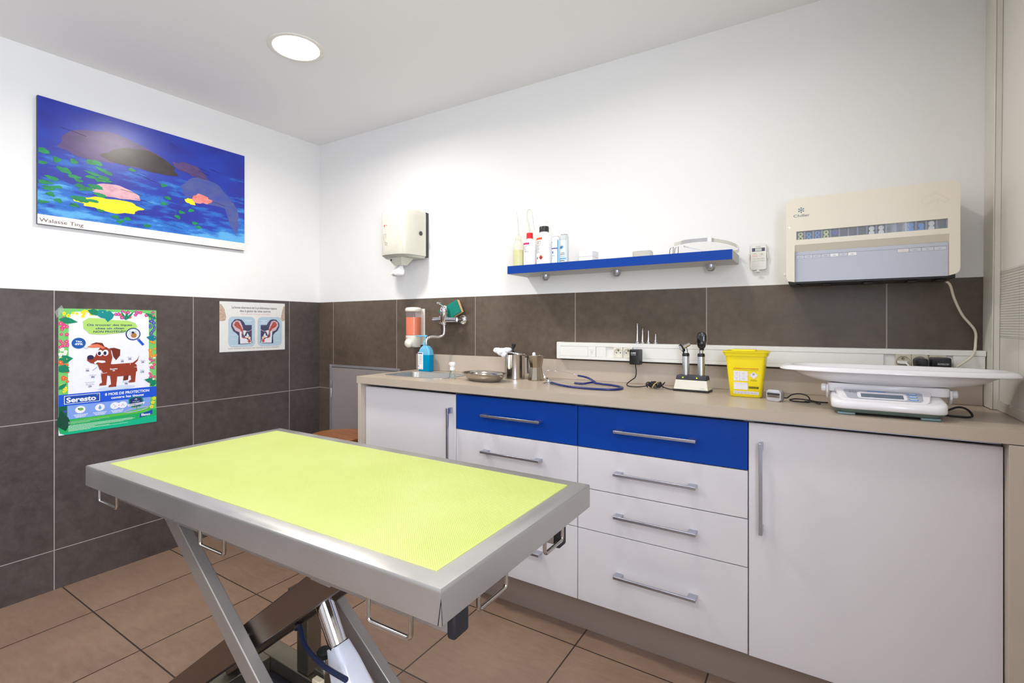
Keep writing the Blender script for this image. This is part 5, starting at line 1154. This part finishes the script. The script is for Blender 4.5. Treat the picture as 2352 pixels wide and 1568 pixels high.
# bottom bands
g.rect(0, .138, PW_, .193, bl1, 6); g.rect(.020, .1455, .160, .1865, W0, 7); g.rect(.0225, .148, .1575, .184, P((16, 74, 168), .35), 8); g.text('Seresto', .0285, .1535, W0, 9, h=.0225, w=.116, bold=.035); g.text('®', .146, .174, lb2, 9, h=.007)
g.text('8 MOIS DE PROTECTION', .279, .1685, W0, 7, h=.0125, w=.196, al='C', bold=.03); g.text('contre les tiques', .279, .1495, W0, 7, h=.0115, w=.145, al='C', bold=.03)
g.rect(.032, .072, .382, .138, lb2, 7); g.rect(0, 0, PW_, .072, gr1, 5); g.poly([(0, .0), (PW_, .0), (PW_, .035), (.2, .022), (0, .006)], P((0, 186, 140), .35), 6); g.poly([(.03, .066), (.25, .071), (.38, .088), (.38, .060), (.2, .058)], P((88, 196, 70), .35), 8)
g.poly([(0, .138), (.032, .138), (.032, .06), (.025, .03), (0, .07)], P((8, 96, 66), .35), 8); leaf(.026, .018, .10, .05, 1.75, P((6, 74, 54), .35), 9); g.ell(.024, .112, .006, .005, P((80, 60, 190)), 10)
for k in range(3): flower(PW_-.018+.006*(k-1), .085+.022*k, .010, cols[1], 8)
for a in (.082, .160, .223, .256): g.ell(a, .113, .020, .0175, W0, 9, 26)
g.ell(.084, .115, .010, .007, P((112, 178, 70)), 10); g.ell(.075, .118, .003, .003, P((40, 40, 40)), 10); g.poly([(.160, .126), (.1665, .112), (.164, .105), (.160, .103), (.156, .105), (.1535, .112)], P((110, 160, 220)), 10)
g.line([(.216, .120), (.228, .108), (.219, .104)], .0014, P((150, 140, 150)), 10); g.line([(.250, .106), (.256, .118), (.263, .108)], .0014, P((150, 140, 150)), 10); g.ell(.240, .113, .0028, .0026, P((230, 120, 140)), 10)
for i, a in enumerate((.056, .133, .206)):
    for k in range(3): g.micro(a+k*.004, .0875-k*.0055, a+.055-k*.004, W0, 9, .0028, seed=i*3+k)
# shield badge and collar
g.poly([(.283, .142), (.312, .150), (.345, .144), (.350, .120), (.340, .098), (.318, .082), (.294, .096), (.282, .118)], gr2, 9); g.poly([(.288, .138), (.312, .145), (.340, .140), (.344, .120), (.335, .101), (.318, .088), (.299, .100), (.287, .118)], nv, 10)
g.poly([(.276, .112), (.356, .116), (.352, .104), (.280, .100)], W0, 11); g.text('LEISHMANIOSE', .316, .1045, nv, 12, h=.0065, w=.066, al='C', bold=.02); g.text('8 MOIS', .316, .0905, P((130, 210, 110)), 11, h=.0065, w=.030, al='C', bold=.02); g.micro(.300, .121, .332, W0, 11, .002); g.line([(.316, .140), (.316, .128)], .0016, W0, 11); g.line([(.308, .132), (.316, .137), (.324, .132)], .0014, W0, 11)
gc = P((176, 182, 200), .3); pts = [(.318+.054*math.cos(w_), .080+.0085*math.sin(w_)+.006*math.cos(w_)) for w_ in [2*math.pi*i/30 for i in range(31)]]; g.line(pts, .0055, gc, 9)
g.poly([(.332, .034), (.392, .046), (.392, .068), (.334, .054)], P((24, 74, 176), .35), 9); g.text('Elanco', .361, .0425, W0, 10, h=.011, w=.042, al='C', bold=.04)
for k in range(3): g.micro(.036, .058-k*.0045, .20-.04*k, P((170, 226, 170)), 9, .0018, seed=k)
for k in range(8): g.micro(.036, .040-k*.0038, (.30, .31, .30, .26, .14, .20, .28, .12)[k], P((190, 240, 214)), 9, .0019, word=(.003, .010), gap=.0008, seed=k+9)
g.poly([(0, 0), (.022, 0), (.004, .010), (0, .03)], W0, 11)
m.build('paper', t, flat=True)
m = MB(); g = G(m, (.0012, -1.4605, .7260), fu, fv, fn); g.poly([(-.006, .560), (.022, .595), (.012, .622), (-.014, .590)], M('clear_tape', (214, 212, 214), .25, alpha=.35, var=0), 16); m.build('tape', t, flat=True)

# ear poster
t = thing('ear_poster', 'small white sheet with two blue panels showing ear cross-sections', 'poster', (0, -.494, 1.0875))
m = MB(); EW, EH = .4345, .3095; g = G(m, (.0010, -.7105, 1.0875), fu, fv, fn, .00013); wp = P((226, 226, 222), .4); m.box(.0002, .0009, -.7105, -.7105+EW, 1.0875, 1.0875+EH, wp)
tx = P((70, 72, 76)); g.rect(0, 0, EW, EH, wp, 0)
g.text('La bonne observance est la problématique majeure', .225, .268, tx, 1, h=.0145, w=.300, al='C', bold=.012); g.text('dans la gestion des otites externes', .228, .247, tx, 1, h=.0145, w=.205, al='C', bold=.012)
g.text("Mieux comprendre l'otite pour mieux la gérer", .228, .2315, P((226, 140, 150)), 1, h=.0075, w=.195, al='C'); g.text('Votre vétérinaire est là pour vous conseiller et vous accompagner', .222, .0155, P((120, 120, 124)), 1, h=.0095, w=.342, al='C')
for pts in ([(.0, .295), (.012, .290), (.030, .262), (.040, .215), (.036, .195), (.022, .188), (.0, .190)], [(EW, .295), (EW-.012, .285), (EW-.022, .25), (EW-.032, .205), (EW-.028, .192), (EW-.014, .190), (EW, .196)]): g.poly(pts, soft('dog_ear_print', (206, 186, 168), (174, 144, 122), 60), 1)
pb, pb2 = P((176, 200, 216)), P((216, 196, 208)); nvy = soft('ear_navy', (58, 62, 92), (86, 84, 112), 30); rd = soft('ear_red', (150, 60, 52), (196, 100, 84), 50); pk = P((206, 178, 190)); wb = P((224, 222, 228)); 
for s, x0 in ((1, .052), (-1, .412)):
    def q2(pts): return [(x0+s*a, b) for a, b in pts]
    ctr = (x0+s*.086, .122); g.poly(rrect(.172, .192, .03, 6, ctr), pb2, 1); g.poly(rrect(.168, .188, .028, 6, ctr), pb, 2)
    g.poly(q2([(.018, .155), (.020, .178), (.040, .200), (.065, .203), (.085, .198), (.100, .180), (.108, .165), (.150, .165), (.150, .060), (.156, .052), (.148, .050), (.140, .046), (.062, .044), (.064, .098), (.052, .112), (.030, .128)]), nvy, 3)
    g.poly(q2([(.026, .160), (.030, .182), (.052, .195), (.074, .190), (.086, .165), (.094, .140), (.090, .090), (.084, .112), (.070, .120), (.045, .130)]), pk, 4); g.poly(q2([(.036, .165), (.045, .185), (.064, .185), (.074, .165), (.088, .142), (.094, .132), (.086, .120), (.070, .140), (.050, .150)]), rd, 5)
    g.poly(q2([(.070, .120), (.082, .125), (.084, .090), (.092, .082), (.125, .078), (.138, .085), (.130, .100), (.112, .130), (.094, .132), (.096, .105), (.108, .085), (.140, .080), (.150, .050), (.075, .048), (.072, .090)]), wb, 5)
    g.line(q2([(.088, .135), (.088, .100), (.094, .085), (.130, .080)]), .005, rd, 7); g.poly(q2([(.128, .074), (.138, .076), (.144, .058), (.130, .052), (.122, .062)]), rd, 7); g.ell(x0+s*.134, .085, .008, .006, P((226, 210, 160)), 7); g.line(q2([(.124, .088), (.134, .094), (.143, .088)]), .002, P((50, 46, 30)), 8)
    g.line(q2([(.150, .135), (.128, .124), (.108, .128)]), .003, pk, 7); g.poly(q2([(.100, .095), (.112, .122), (.122, .120), (.114, .095)]), nvy, 7)
    for b in ((.102, .075) if s == 1 else (.112, .092, .060)): aa = sorted((x0+s*.016, x0+s*.050)); g.rect(aa[0], b, aa[1], b+.002, wb, 7)
    a0_ = x0+s*.13; g.micro(a0_-.024, .193, a0_+.024, W0, 7, .0028, gap=.0008); g.micro(a0_-.010, .185, a0_+.010, W0, 7, .0028)
    if s == -1: g.micro(a0_-.020, .177, a0_+.022, W0, 7, .0028)
g.micro(.070, .036, .125, W0, 7, .0022)
m.build('sheet', t, flat=True)
